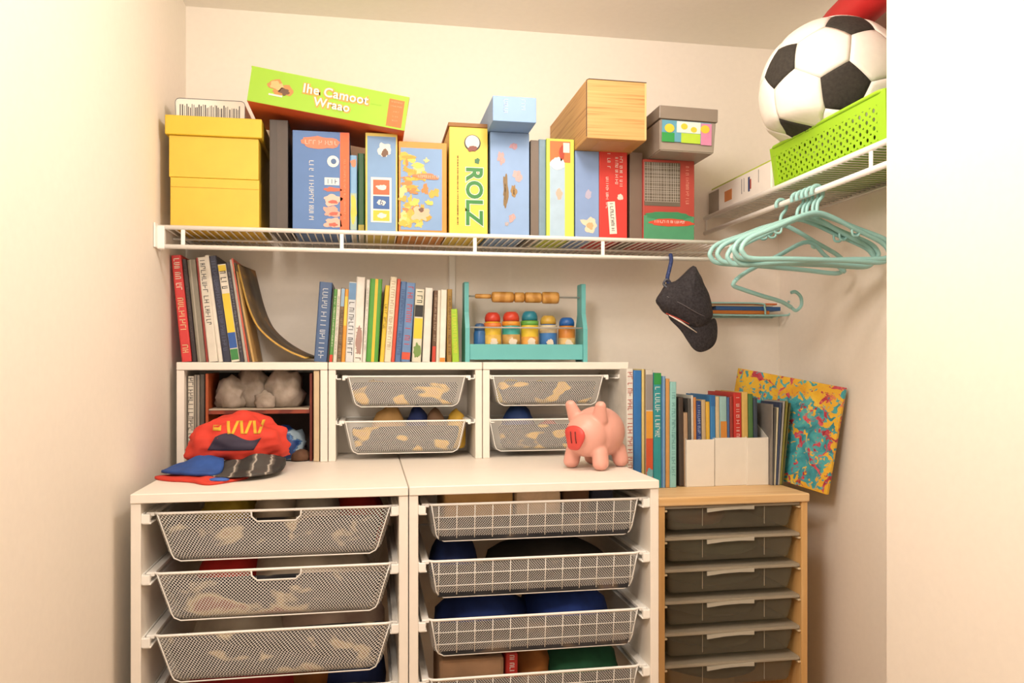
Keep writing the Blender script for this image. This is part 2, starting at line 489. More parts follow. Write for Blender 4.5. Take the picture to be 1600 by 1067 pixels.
# ------------------------------------------------------------------ mesh baskets
def basket(label, cx, yf, zr, w, d, h, mm, cut=None, grid=False, cat='basket', inset=0.03, rimr=0.0035, rad=0.022, slant=0.012, group=None, lug=0.0):
    t = thing('mesh_basket', label, cat, (cx, yf + d / 2, zr - h), group=group)
    wb = w - 2 * inset; db = d - 2 * slant
    def lv(f, extra=0.0, zz=None):   # f: 0 at rim, 1 at base
        return (w - 2 * inset * f - 2 * extra, d - 2 * slant * f - 2 * extra, rad, h * (1 - f) if zz is None else zz, 0)
    rb = min(0.022, h * 0.25)
    f1 = 1 - rb / h
    lev = [lv(0)]
    xs = None; skip = None
    if cut:
        cw, ch = cut
        lev.append(lv(ch / h * 0.7)); lev.append(lv(ch / h))
        xs = [-cw / 2, -cw / 2 + 0.012, cw / 2 - 0.012, cw / 2]
        def skip(k, a, b):
            return k < 2 and a.y < -d * 0.35 and b.y < -d * 0.35 and abs(a.x + b.x) / 2 < cw / 2 - (0.0 if k == 0 else 0.011)
    lev += [lv(f1)]
    for s in (0.3, 0.6, 0.85, 1.0):
        a = s * PI / 2
        lev.append(lv(f1 + (1 - f1) * math.sin(a), rb * (1 - math.cos(a))))
    mobj('mesh_tray', loft(lev, True, False, skip, xs), mm, t)
    bm = tube(bmesh.new(), [(x, y, h) for x, y in rrect(w, d, rad, 5)], rimr, 6, True)
    mobj('rim', bm, M_WIRE, t, True)
    # bottom edge bead of the front
    def yfront(f): return -(d - 2 * slant * f) / 2 - 0.0008
    fpts = []
    for k in range(0, 9):
        fpts.append(k)
    out = []
    for s in (-1, 1):
        seq = [(s * (w / 2 - rad * 0.45 - inset * f), yfront(f) + rad * 0.12, h * (1 - f)) for f in (0.0, 0.35, 0.7)] + \
              [(s * (w / 2 - rad * 0.45 - inset * f1 - rb * q), yfront(0.98) + rad * 0.1 + rb * 0.15 * q, h * (1 - f1) * (1 - r_)) for q, r_ in ((0.0, 0.1), (0.25, 0.6), (0.9, 0.95))]
        out.append(seq)
    bead = out[0] + out[1][::-1]
    mobj('edge_bead', tube(bmesh.new(), bead, rimr * 0.5, 5), M_WIRE, t, True)
    if cut:
        cw, ch = cut; z1 = h - ch
        f_ = ch / h
        pts = [(-cw / 2, yfront(0), h), (-cw / 2 + 0.001, yfront(f_ * 0.5), h - ch * 0.55), (-cw / 2 + 0.013, yfront(f_), z1), (cw / 2 - 0.013, yfront(f_), z1), (cw / 2 - 0.001, yfront(f_ * 0.5), h - ch * 0.55), (cw / 2, yfront(0), h)]
        mobj('handle_edge', tube(bmesh.new(), pts, 0.0022, 6), M_WIRE, t, True)
    if grid:
        nv, nh = 12, 2
        w0 = None
        for i in range(nv):
            x = -wb / 2 + 0.012 + i * (wb - 0.024) / (nv - 1)
            bm = tube(bmesh.new(), [(x, yfront(0), h), (x, yfront(0.9), h * 0.1)], 0.0012, 5)
            mobj('grid_wire', bm, M_WIRE, t, True)
        for f in (0.34, 0.66):
            hw = w / 2 - inset * f - rad * 0.5
            mobj('grid_wire', tube(bmesh.new(), [(-hw, yfront(f), h * (1 - f)), (hw, yfront(f), h * (1 - f))], 0.0012, 5), M_WIRE, t, True)
    if lug:
        for s in (-1, 1):
            bm = box(min(s * (w / 2 - 0.004), s * (w / 2 + lug)), max(s * (w / 2 - 0.004), s * (w / 2 + lug)), -d / 2 + 0.002, d / 2 - 0.01, h - 0.006, h + 0.003, 0.001, 1)
            bx(bm, min(s * (w / 2 + lug * 0.25), s * (w / 2 + lug)), max(s * (w / 2 + lug * 0.25), s * (w / 2 + lug)), -d / 2 + 0.001, -d / 2 + 0.014, h - 0.012, h + 0.002, 0.001, 1)
            mobj('rim_flange', bm, M_WIRE, t)
    return t
def lump(label, cat, name, x, y, z, rx, ry, rz, m, seed, rot=0.0, amp=0.22, freq=3.0, flat=0.4, fold=0.12, sub=3, group=None):
    o = mobj(name, blob(rx, ry, rz, seed, amp, freq, flat, sub, fold), m, None, True, (x, y, z), (0, 0, rot))
    return tag(o, label, cat, group)
yfb = Y1 + 0.022
cl, cr = (xa + xs_) / 2, (xs_ + xb) / 2
WL = (W(616, 790, yfb).x - W(238, 800, yfb).x); CLX = (W(616, 790, yfb).x + W(238, 800, yfb).x) / 2
WRR = (W(1002, 780, yfb).x - W(668, 788, yfb).x); CRX = (W(1002, 780, yfb).x + W(668, 788, yfb).x) / 2
BN = ['top', 'second', 'third', 'bottom']
HB = 0.117
for i, z in enumerate(RIMS):
    basket(f'white mesh drawer basket{" with cut-out handle" if i < 2 else ""}, {["topmost", "second from top", "third from top", "lowest"][i]} in the left white cabinet', CLX, yfb, z, WL, 0.46, HB, M_MESH,
           cut=(0.115, 0.026) if i < 2 else None, inset=0.036, lug=0.014)
    basket(f'gridded wire drawer basket, {["topmost", "second from top", "third from top", "lowest"][i]} in the right white cabinet', CRX, yfb, z, WRR, 0.46, 0.095, M_MESHD,
           grid=True, inset=0.016, lug=0.014)
TOY1 = ramp_mat('plush_greige', [(0.3, 'b09f8c'), (0.55, 'cdbda8'), (0.8, 'ddd0bb')], 'noise', 14, 0.9, detail=5, bump=0.3)
TOY2 = ramp_mat('plush_grey', [(0.3, '979086'), (0.7, 'c1b7a8')], 'noise', 18, 0.9, detail=5, bump=0.3)
TOYY = ramp_mat('toy_mustard', [(0.35, 'b99a2e'), (0.65, 'd9bc4c')], 'noise', 20, 0.8)
RED = C('b3231c', 0.8, 30, 0.15, 0.2)
NAVY = C('1c2f66', 0.8, 30, 0.15, 0.2)
def inside(label, cat, name, i, side, fx, fy, rx, ry, rz, m, seed, **k):
    c, w = (CLX, WL) if side == 'L' else (CRX, WRR)
    h = HB if side == 'L' else 0.095
    rz *= 1.1 if side == 'L' else 1.0
    lump(label, cat, name, c + fx * w / 2, yfb + (0.275 if side == 'L' else 0.255) + fy * 0.23, RIMS[i] - h + 0.003, rx, ry, rz, m, seed, **k)
inside('mustard knitted toy at the left of the top mesh basket', 'soft toy', 'plush_toy', 0, 'L', -0.48, -0.25, 0.085, 0.12, 0.088, TOYY, 1)
inside('grey-beige round plush toy behind the handle of the top mesh basket', 'soft toy', 'plush_toy', 0, 'L', -0.06, -0.42, 0.062, 0.11, 0.096, TOY1, 2, amp=0.1)
inside('grey plush toy right of centre in the top mesh basket', 'soft toy', 'plush_toy', 0, 'L', 0.3, -0.38, 0.075, 0.12, 0.096, TOY2, 3, amp=0.12)
inside('dark red folded cloth at the right of the top mesh basket', 'cloth', 'folded_cloth', 0, 'L', 0.68, -0.3, 0.07, 0.13, 0.09, RED, 4)
inside('red folded cloth at the left of the second mesh basket', 'cloth', 'folded_cloth', 1, 'L', -0.46, -0.32, 0.085, 0.14, 0.1, C('d0261f', 0.8, 30, 0.15, 0.2), 5, amp=0.12)
inside('beige long folded blanket filling the second mesh basket', 'blanket', 'folded_blanket', 1, 'L', 0.22, -0.3, 0.165, 0.14, 0.1, TOY1, 6, amp=0.1)
inside('beige folded blanket at the left of the third mesh basket', 'blanket', 'folded_blanket', 2, 'L', -0.36, -0.3, 0.13, 0.14, 0.105, TOY1, 7, amp=0.1)
inside('pinkish beige folded blanket at the right of the third mesh basket', 'blanket', 'folded_blanket', 2, 'L', 0.40, -0.3, 0.145, 0.14, 0.107, ramp_mat('plush_pinkish', [(0.3, 'bd9c8c'), (0.7, 'd9c0ae')], 'noise', 16, 0.9, bump=0.3), 8, amp=0.1)
inside('red folded cloth at the left of the lowest mesh basket', 'cloth', 'folded_cloth', 3, 'L', -0.30, -0.3, 0.16, 0.14, 0.135, RED, 9, amp=0.08)
inside('navy folded cloth at the right of the lowest mesh basket', 'cloth', 'folded_cloth', 3, 'L', 0.62, -0.3, 0.09, 0.14, 0.135, NAVY, 10, amp=0.08)
inside('orange brown cloth at the middle right of the lowest mesh basket', 'cloth', 'folded_cloth', 3, 'L', 0.28, -0.36, 0.08, 0.1, 0.135, C('a86424', 0.8, 30, 0.2, 0.2), 11, amp=0.08)
def inbox(label, cat, name, i, x0, x1, y0, y1, h, m, bev=0.008):
    c, w = CRX, WRR
    zf = RIMS[i] - 0.095 + 0.003
    o = mobj(name, box(-(x1 - x0) / 2 * w, (x1 - x0) / 2 * w, -(y1 - y0) / 2, (y1 - y0) / 2, 0, h, bev, 2), m, None, False, (c - w / 2 + (x0 + x1) / 2 * w, yfb + (y0 + y1) / 2, zf))
    return tag(o, label, cat)
inbox('tan cardboard box at the left of the top gridded basket', 'box', 'cardboard_box', 0, 0.08, 0.40, 0.03, 0.25, 0.118, C('c29a60', 0.8, 30, 0.1))
inbox('cream folded towel in the middle of the top gridded basket', 'towel', 'folded_towel', 0, 0.41, 0.63, 0.03, 0.25, 0.120, C('dfc4a4', 0.9, 60, 0.08, 0.3), 0.016)
inbox('brown box at the right of the top gridded basket', 'box', 'cardboard_box', 0, 0.65, 0.78, 0.06, 0.25, 0.115, C('6e4d33', 0.8, 30, 0.15))
inbox('dark navy box beside the brown box in the top gridded basket', 'box', 'cardboard_box', 0, 0.79, 0.90, 0.06, 0.25, 0.115, C('2c2f45', 0.8, 30, 0.15))
inside('dark grey fleece in the second gridded basket', 'cloth', 'folded_cloth', 1, 'R', 0.2, -0.3, 0.17, 0.14, 0.075, C('3a352f', 0.9, 30, 0.15, 0.3), 14, amp=0.1)
inside('navy cloth at the left of the second gridded basket', 'cloth', 'folded_cloth', 1, 'R', -0.70, -0.3, 0.065, 0.14, 0.085, NAVY, 15, amp=0.1)
inside('dark blue fleece at the left of the third gridded basket', 'cloth', 'folded_cloth', 2, 'R', -0.42, -0.3, 0.125, 0.14, 0.088, C('18306f', 0.9, 30, 0.15, 0.3), 16, amp=0.1)
inside('royal blue fleece at the right of the third gridded basket', 'cloth', 'folded_cloth', 2, 'R', 0.40, -0.3, 0.125, 0.14, 0.09, C('1d3a86', 0.9, 30, 0.15, 0.3), 17, amp=0.1)
inbox('brown paper parcel at the left of the lowest gridded basket', 'parcel', 'paper_parcel', 3, 0.06, 0.36, 0.04, 0.24, 0.125, C('a5805f', 0.8, 12, 0.2, 0.2))
o = inbox('red and white printed pouch beside the brown parcel', 'pouch', 'printed_pouch', 3, 0.37, 0.43, 0.05, 0.22, 0.128, C('c9352b', 0.6, 30, 0.1))
scribble(o, M_WINK, 0.07, 0.012, 0.0, 0.123, -0.0855, 3)
inside('amber brown soft toy in the lowest gridded basket', 'soft toy', 'plush_toy', 3, 'R', 0.06, -0.38, 0.06, 0.1, 0.088, C('a8682c', 0.8, 20, 0.2, 0.3), 18, amp=0.2)
inside('dark green cloth at the right of the lowest gridded basket', 'cloth', 'folded_cloth', 3, 'R', 0.52, -0.3, 0.12, 0.15, 0.09, C('1f5a3a', 0.9, 30, 0.15, 0.3), 19, amp=0.1)
def stuffing(name, label, cx, yf, zb, w, d, h, m, seed, tp=0.06):  # added dark filler, its colour standing for the shade inside the mesh baskets
    bm = box(-w / 2, w / 2, -d / 2, d / 2, 0, h, min(w, d, h) * 0.3, 3)
    bmesh.ops.subdivide_edges(bm, edges=bm.edges, cuts=3, use_grid_fill=True)
    for v in bm.verts:
        q = v.co * 22 + Vector((seed * 3.1, seed, 0))
        v.co *= 0.985 - 0.05 * (noise.noise(q) + 0.3)
    lo = min(v.co.z for v in bm.verts)
    for v in bm.verts:
        v.co.z -= lo; v.co.x *= 1 - tp * max(0.0, 1 - v.co.z / h)
    o = mobj(name, bm, m, None, True, (cx, yf + d / 2, zb))
    return tag(o, label, 'clothes')
MIX = [ramp_mat('inner_shade_cream_flecks', [(0.40, '232428'), (0.56, '3b3a3e'), (0.64, 'b5a684'), (0.72, '8a5a4c')], 'noise', 11, 0.9, (1, 1, 1.8), 2, 0.3, rnd=True),  # near-black stands for inner shade, the lighter flecks for contents
       ramp_mat('inner_shade_slate_flecks', [(0.40, '1f2024'), (0.58, '363538'), (0.68, '6a5a4a'), (0.76, '2c3560')], 'noise', 9, 0.9, (1, 1, 1.6), 2, 0.3, rnd=True),
       ramp_mat('inner_shade_yellow_flecks', [(0.42, '242428'), (0.58, '3a3838'), (0.64, 'd2a934'), (0.76, 'c9a050')], 'noise', 13, 0.8, (1, 1, 2), 1, 0.2, rnd=True)]
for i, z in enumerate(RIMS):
    stuffing('shade_filler', f'added dark filler coloured as shade, front of the {["top", "second", "third", "lowest"][i]} mesh basket on the left', CLX, yfb + 0.016, z - HB + 0.002, WL - 0.030, 0.055, HB * (0.76 if i < 2 else 0.90), MIX[0], i, 0.12)
    stuffing('shade_filler', f'added slate filler coloured as shade, front of the {["top", "second", "third", "lowest"][i]} gridded basket', CRX, yfb + 0.012, z - 0.095 + 0.002, WRR - 0.018, 0.016, 0.095 * (0.62 if i == 0 else 0.85), MIX[1], 10 + i)
# ------------------------------------------------------------------ cubby units on top
ue = [W(275, 600, Y2).x, W(512.5, 600, Y2).x, W(754, 600, Y2).x, W(979, 600, Y2).x]
DU = YB - Y2 - 0.004
def cubby(i, label):
    x0, x1 = ue[i] + 0.0012, ue[i + 1] - 0.0012
    cx = (x0 + x1) / 2; h = (x1 - x0) / 2; H = ZU - ZL
    t = thing('cubby_unit', label, 'cabinet', (cx, Y2, ZL + 0.0005))
    mobj('top_board', box(-h, h + (0.008 if i == 2 else 0), -0.003, DU, H - 0.0235, H, 0.002, 1), M_WHITE, t)
    for s in (-1, 1):
        mobj('side_panel', box(min(s * h, s * (h - 0.0215)), max(s * h, s * (h - 0.0215)), 0, DU, 0, H - 0.024, 0.0012, 1), M_WHITE, t)
    mobj('back_panel', box(-h + 0.0215, h - 0.0215, DU - 0.008, DU - 0.001, 0.001, H - 0.024), M_WHITE, t)
    if i:
        for z in CR:
            for s in (-1, 1):
                xw = s * (h - 0.0215)
                bm = box(min(xw, xw - s * 0.016), max(xw, xw - s * 0.016), 0.003, DU - 0.01, z - ZL - 0.010, z - ZL - 0.0065, 0.001, 1)
                bx(bm, min(xw, xw - s * 0.004), max(xw, xw - s * 0.004), 0.003, DU - 0.01, z - ZL - 0.010, z - ZL + 0.004, 0.001, 1)
                mobj('runner', bm, M_WIRE, t)
    return t
CR = [W(640, 588, Y2).z, W(640, 658, Y2).z]
for i, lb in enumerate(['white open cubby holding grey paper bundles, leftmost of the three', 'white cubby with two mesh drawers, middle of the three', 'white cubby with two mesh drawers, rightmost, behind the piggy bank']):
    cubby(i, lb)
for (u0, u1, i, n) in ((541, 730, 1, 'middle'), (767, 946, 2, 'right')):
    for k in range(2):
        a, b = W(u0 if k == 0 else u0 - 5, 600, Y2).x, W(u1 if k == 0 else u1 + 0, 600, Y2).x
        hh = (W(640, 588, Y2).z - W(640, 636, Y2).z) if k == 0 else (W(640, 658, Y2).z - W(640, 709, Y2).z)
        basket(f'small white mesh drawer, {"upper" if k == 0 else "lower"} one in the {n} cubby', (a + b) / 2, Y2 + 0.004, CR[k], b - a, 0.205, hh, M_MESHS, inset=0.022, rimr=0.003, rad=0.016, slant=0.008, lug=0.012)
def cub(label, cat, name, u, v, y, rx, ry, rz, m, seed, zb, **k):
    p = W(u, v, y)
    lump(label, cat, name, p.x, y, zb, rx, ry, rz, m, seed, **k)
z1_, z2_ = CR[0] - 0.088, CR[1] - 0.096
for u, n in ((634, 'middle'), (856, 'right')):
    for k in range(2):
        p = W(u, 620, Y2 + 0.02)
        stuffing('toy_shade_filler', f'added shade-dark filler with yellow toy flecks, {"upper" if k == 0 else "lower"} drawer in the {n} cubby', p.x, Y2 + 0.016, CR[k] - (0.088 if k == 0 else 0.094), 0.350 if n == 'middle' else 0.340, 0.035, 0.072 if k == 0 else 0.078, MIX[2], 30 + k + u, 0.13)  # added filler, dark colour as drawer shade, yellow as toys
cub('yellow toy pieces in the upper drawer of the middle cubby', 'toy', 'toy_bundle', 590, 600, Y2 + 0.1, 0.055, 0.035, 0.05, C('c9a53a', 0.7), 21, z1_, amp=0.3)
cub('ochre toy in the right part of the middle upper drawer', 'toy', 'toy_bundle', 660, 600, Y2 + 0.1, 0.05, 0.035, 0.04, C('b08a4a', 0.7), 22, z1_, amp=0.3)
cub('tan felt toy at the left of the middle lower drawer', 'toy', 'toy_bundle', 608, 660, Y2 + 0.105, 0.055, 0.04, 0.1, C('c59a5e', 0.8), 23, z2_, amp=0.15)
cub('navy toy in the centre of the middle lower drawer', 'toy', 'toy_bundle', 652, 660, Y2 + 0.105, 0.04, 0.04, 0.098, NAVY, 24, z2_, amp=0.15)
cub('brown rounded toy in the middle lower drawer', 'toy', 'toy_bundle', 680, 660, Y2 + 0.105, 0.035, 0.04, 0.092, C('8a6a50', 0.8), 25, z2_, amp=0.15)
cub('amber and yellow toy at the right of the middle lower drawer', 'toy', 'toy_bundle', 712, 660, Y2 + 0.105, 0.032, 0.035, 0.09, C('d3a838', 0.7), 26, z2_, amp=0.15)
cub('bright yellow toy in the upper drawer behind the piggy bank', 'toy', 'toy_bundle', 796, 600, Y2 + 0.1, 0.045, 0.03, 0.055, C('e6c72a', 0.6), 27, z1_, amp=0.1)
cub('yellow bar-shaped toy beside the bright yellow one in the right upper drawer', 'toy', 'toy_bundle', 845, 600, Y2 + 0.1, 0.05, 0.03, 0.05, C('d9b83a', 0.6), 28, z1_, amp=0.1)
cub('dark blue cap in the lower drawer behind the piggy bank', 'toy', 'toy_bundle', 810, 660, Y2 + 0.105, 0.06, 0.05, 0.1, C('1f3f7a', 0.7), 29, z2_, amp=0.12)
cub('red toy seen through the mesh of the right lower drawer', 'toy', 'toy_bundle', 858, 660, Y2 + 0.105, 0.05, 0.03, 0.06, C('b8453a', 0.7), 30, z2_, amp=0.2)
# left cubby contents
def slab(name, label, cat, u0, u1, vt, zb, y, d, m, lab=None, bev=0.0015, parent=None):
    x0, x1 = W(u0, 600, y).x, W(u1, 600, y).x
    zt = W((u0 + u1) / 2, vt, y).z
    o = mobj(name, box(-(x1 - x0) / 2, (x1 - x0) / 2, 0, d, 0, zt - zb, min(bev, (x1 - x0) * 0.3), 1), m, None, False, ((x0 + x1) / 2, y, zb))
    return tag(o, label, cat)
# ------------------------------------------------------------------ books
def book(label, ub0, ub1, sh, vtop, zb, Y, d, hexc, decor=(), group=None, rz=0.0, name='book', seed=1, lift=0.0, cat='book'):
    """spine faces the room; ub0..ub1 foot of the spine, sh how far the head leans"""
    uc = (ub0 + ub1) / 2
    a, b = W(ub0, 600, Y), W(ub1, 600, Y)
    w = (b.x - a.x) * 0.965
    top = W(uc + sh, vtop, Y); foot = (a.x + b.x) / 2
    dx, dz = top.x - foot, top.z - zb
    lean = math.atan2(dx, dz); h = math.hypot(dx, dz) - abs(math.sin(lean)) * w * 0.5
    up = abs(math.sin(lean)) * w / 2 + 0.0006 + lift
    t = thing(name, label, cat, (foot, Y, zb + up), (0, lean, rz), group)
    th = max(0.0007, min(0.0022, w * 0.22)); hw = w / 2
    r = min(0.004, w * 0.3)
    bm = bmesh.new()
    prof = [(-hw, d), (-hw, r), (-hw + r * 0.35, r * 0.3), (-hw + r, 0), (hw - r, 0), (hw - r * 0.35, r * 0.3), (hw, r), (hw, d),
            (hw - th, d), (hw - th, r + th * 0.5), (-hw + th, r + th * 0.5), (-hw + th, d)]
    A = [bm.verts.new((x, y, 0)) for x, y in prof]; B = [bm.verts.new((x, y, h)) for x, y in prof]
    n = len(prof)
    for i in range(n): bm.faces.new((A[i], A[(i + 1) % n], B[(i + 1) % n], B[i]))
    bm.faces.new(A); bm.faces.new(B)
    mobj('cover', bm, C(hexc, 0.45, 30, 0.07), t)
    mobj('page_block', box(-hw + th, hw - th, r + th * 0.5, d - 0.003, 0.002, h - 0.0025), M_PAGES, t)
    rg = random.Random(seed * 31 + int(ub0))
    for it in decor:
        if it[0] == 'band': quad(t, 'spine_band', C(it[3], 0.45), -hw + r * 0.4, hw - r * 0.4, it[1] * h, it[2] * h, 0)
        elif it[0] == 'text':
            sz = min(w * (it[4] if len(it) > 4 else 0.55), 0.016)
            scribble(t, C(it[3], 0.6), (it[2] - it[1]) * h, sz, 0, it[2] * h, 0.0, rg.randint(0, 9999))
        elif it[0] == 'stripe': quad(t, 'spine_stripe', C(it[3], 0.45), -hw + it[1] * w, -hw + it[2] * w, 0.0, h, -0.0001)
        elif it[0] == 'splat': splat(t, 'spine_picture', C(it[3], 0.5), 0, it[1] * h, -0.0001, hw * 0.75, rg.randint(0, 99), it[2] * h)
    return t
GL = 'tall books leaning left on the cubby top'
def row(items, zb, Y, d, where, group, seed0=0, rz=0.0):
    for i, it in enumerate(items):
        desc, u0, u1, sh, vt, hx = it[:6]
        dec = it[6] if len(it) > 6 else ()
        book(f'{desc}, {ORD[i]} from left {where}', u0, u1, sh, vt, zb, Y, d * random.Random(i + seed0).uniform(0.92, 1.0), hx, dec, group, rz, seed=seed0 + i)
T = 'text'; B_ = 'band'; ST = 'stripe'; SP = 'splat'
row([
    ('red hardback with cream lettering', 283.5, 300, -17, 399, 'e0413f', [(T, .1, .16, 'f2d8a0', .8), (T, .27, .60, 'f2d8a0', .6), (T, .70, .97, 'f6ead0', .7)]),
    ('black slim book', 300, 308, -16.5, 405, '352a2c', [(T, .2, .9, '6a5a58', .4)]),
    ('grey clothbound book', 308, 322, -16.5, 406, '8f8878', [(ST, .3, .45, 'b4ac9a')]),
    ('dark red slim book', 322, 325.5, -16, 403, '9c3a33'),
    ('white book with dark spine print', 325.5, 341, -18, 402, 'e9e2d2', [(T, .35, .97, '3b3b3b', .5)]),
    ('cream slim book', 341, 348.5, -22, 399, 'f0e9da'),
    ('navy book with faint print', 348.5, 361, -23, 400, '34374b', [(T, .1, .95, '5d6380', .5)]),
    ('yellow, blue and green spined book', 361, 375, -22, 413, 'f2ead8', [(B_, .02, .13, '3f8c4a'), (B_, .14, .30, '2f5fae'), (B_, .30, .70, 'f2d43a'), (T, .74, .93, '2a2622', .7), (B_, .93, .99, 'f2d43a')]),
    ('dark slate slim book', 375, 382, -23, 410, '3c3a44', [(T, .1, .9, '8c8c94', .5)]),
    ('pale grey slim book', 382, 387, -24, 406, 'b9b2a6'),
    ('coral red pamphlet', 387, 390, -26, 404, 'd9644f'),
    ('brown slim book', 390, 394, -26, 411, '5e4a35'),
    ('tan slim book', 394, 398, -30, 413, 'cda766'),
], ZU, Y2 + 0.012, 0.185, 'above the open cubby', GL, 10)
# bent magazine sliding off the end of the row
def bent():
    Y = Y2 + 0.016
    pts = [(366, 412), (373, 440), (381, 470), (390, 494), (402, 514), (424, 534), (450, 550), (476, 560.5)]
    P = [W(u, v, Y) for u, v in pts]
    base = P[-1].copy(); base.z = ZU
    t = thing('magazine', 'dark brown softcover magazine bent and slumped against the leaning row', 'magazine', (base.x, Y, ZU), (0, 0, -0.14))
    C2 = spline([(p.x - base.x, 0, max(0.0015, p.z - ZU)) for p in P], 6)
    def sheet(off, th, y0, y1):
        bm = bmesh.new(); R = []
        for i, p in enumerate(C2):
            q = (C2[min(i + 1, len(C2) - 1)] - C2[max(i - 1, 0)]).normalized()
            nrm = Vector((-q.z, 0, q.x))
            if nrm.z < 0: nrm = -nrm
            f = 1.0
            a, b = p + nrm * off, p + nrm * (off + th)
            R.append([bm.verts.new((a.x, y0, a.z)), bm.verts.new((b.x, y0, b.z)), bm.verts.new((b.x, y1, b.z)), bm.verts.new((a.x, y1, a.z))])
        for A, B in zip(R, R[1:]):
            for j in range(4): bm.faces.new((A[j], A[(j + 1) % 4], B[(j + 1) % 4], B[j]))
        bm.faces.new(R[0]); bm.faces.new(R[-1])
        return bm
    mobj('page_block', sheet(0.0002, 0.006, 0.001, 0.17), C('e0b65c', 0.7, 60, 0.12), t, True)
    mobj('cover', sheet(0.0064, 0.0014, 0.0, 0.175), ramp_mat('worn_brown_cover', [(0.35, '3f362c'), (0.55, '6a5436'), (0.62, 'a8742e'), (0.8, '4b4134')], 'noise', 9, 0.6, (1, 1, 1), 4), t, True)
bent()
row([
    ('slate blue thick hardback', 490, 511, 9, 441, '4f6a94', [(T, .08, .92, 'd9dfe6', .45)]),
    ('dark slab painting the shade of a gap', 511, 513.5, 9, 449, '3d3a36'),  # dark slab stands where only the shade of a gap shows
    ('green slim book with red foot', 513.5, 520, 8, 452, '5d9a4c', [(B_, .0, .1, 'd9432f'), (T, .2, .9, 'eef0d8', .4)]),
    ('white slim book', 520, 526, 7, 452, 'ece6d8', [(T, .1, .9, '8f8a80', .4)]),
    ('brown patterned book', 526, 533, 7, 450, '8a7358', [(B_, .75, .99, '9fc0dc'), (T, .05, .7, '3a3028', .6)]),
    ('orange and yellow slim book', 533, 539, 6, 452, 'e8a13a', [(B_, .5, .9, 'f0d552')]),
    ('pale blue book with black print', 539, 552, 6, 441, 'dfe4e6', [(B_, .78, .99, '6f9ac4'), (T, .1, .75, '2f2f33', .6)]),
    ('tall white book with foot pattern', 552, 566, 5, 433, 'f1ece2', [(SP, .25, .14, 'b08e84'), (T, .03, .4, '6b564e', .7)]),
    ('white book with pale print', 566, 571.5, 7, 437, 'eeeae0', [(T, .1, .9, 'b9b4aa', .5)]),
    ('green book with yellow stripe', 571.5, 591, 7, 436, '55a23f', [(ST, .42, .66, 'eec83a')]),
    ('yellow slim book with black print', 593, 600, 9, 446, 'ecc944', [(T, .45, .75, '2a2622', .6)]),
    ('cream tall book', 600, 611, 10, 433, 'efe3c8', [(T, .1, .95, 'a88f6a', .5)]),
    ('red slim book', 611, 616.5, 10, 436, 'e0593f'),
    ('blue slim book', 616.5, 626, 10, 440, '5a7cac', [(T, .1, .9, '35507e', .5)]),
    ('blue book with red lettering', 626, 641, 9, 442, '6d8fbe', [(T, .2, .95, 'd34a3c', .7), (B_, .03, .12, 'd9583c')]),
    ('pale book with black, yellow and green bands', 643, 658, 6, 452, 'e3dfc8', [(B_, .62, .78, '2c2c2a'), (B_, .32, .6, 'f0cf3a'), (SP, .15, .1, '7a9a52'), (T, .8, .97, '3a4a2c', .7)]),
    ('white smooth book', 659.5, 672, 5, 450, 'ece8df'),
    ('red and dark brown slim book', 674, 681, 4, 454, '6a4e3a', [(B_, .0, .22, 'cf4531'), (T, .3, .95, 'c9b49a', .5)]),
    ('white thin plain book', 681, 686, 3, 454, 'e9e2d0'),
    ('cream book with orange foot', 686, 696, 3, 453, 'f3eee0', [(B_, .0, .06, 'e2953a')]),
    ('gold brown slim book', 698, 706, 1, 452, 'a3803c', [(T, .1, .9, '5c4520', .5)]),
    ('short lime green booklet', 706.5, 718, -3, 483, 'a8d23a', [(T, .2, .9, 'e6e04a', .5)]),
], ZU, Y2 + 0.012, 0.18, 'beside the teal crate', 'children books in the middle row on the cubby top', 40)
# ------------------------------------------------------------------ left cubby contents
yc = Y2 + 0.02
row([
    ('white spiral notebook', 293, 303, 0, 588, 'e4ddcc', [(T, .02, .98, '4a4640', .8)]),
    ('grey binder', 303, 312, 0, 586, 'a39b8e', [(ST, .4, .6, '5a554e')]),
    ('dark grey folder', 312, 320, 0, 585, '57524b'),
], ZL + 0.001, yc + 0.005, 0.17, 'inside the open cubby', 'folders in the open cubby', 80)
ox0, ox1 = W(321, 600, yc).x, W(488, 600, yc).x
t = thing('desk_organizer', 'dark red-brown two-tier organizer inside the open cubby', 'organizer', ((ox0 + ox1) / 2, yc, ZL + 0.001))
MBR = ramp_mat('red_brown_lacquer', [(0.3, '6e2a1c'), (0.7, '8f3d26')], 'wave', 4, 0.5, (1, 1, 6), 2, 3)
ow = (ox1 - ox0) / 2; oh = W(400, 584, yc).z - ZL; oz = W(400, 641, yc).z - ZL
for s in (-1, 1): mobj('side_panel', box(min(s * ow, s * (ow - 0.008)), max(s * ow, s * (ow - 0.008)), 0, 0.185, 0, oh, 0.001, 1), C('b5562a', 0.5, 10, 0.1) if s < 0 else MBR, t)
mobj('back_panel', box(-ow + 0.008, ow - 0.008, 0.18, 0.186, 0, oh), C('4a4038', 0.7), t)
mobj('middle_shelf', box(-ow + 0.0085, ow - 0.0085, 0, 0.178, oz - 0.012, oz, 0.001, 1), MBR, t)
mobj('shelf_liner', box(-ow + 0.01, ow - 0.01, -0.001, 0.176, oz + 0.0002, oz + 0.004), C('cbbba4', 0.8), t)
PAPER = ramp_mat('crumpled_grey_paper', [(0.3, '857868'), (0.6, 'a4978a'), (0.85, 'b8ac9c')], 'noise', 22, 0.85, detail=6, bump=0.5)
zs = ZL + 0.001 + oz + 0.0045
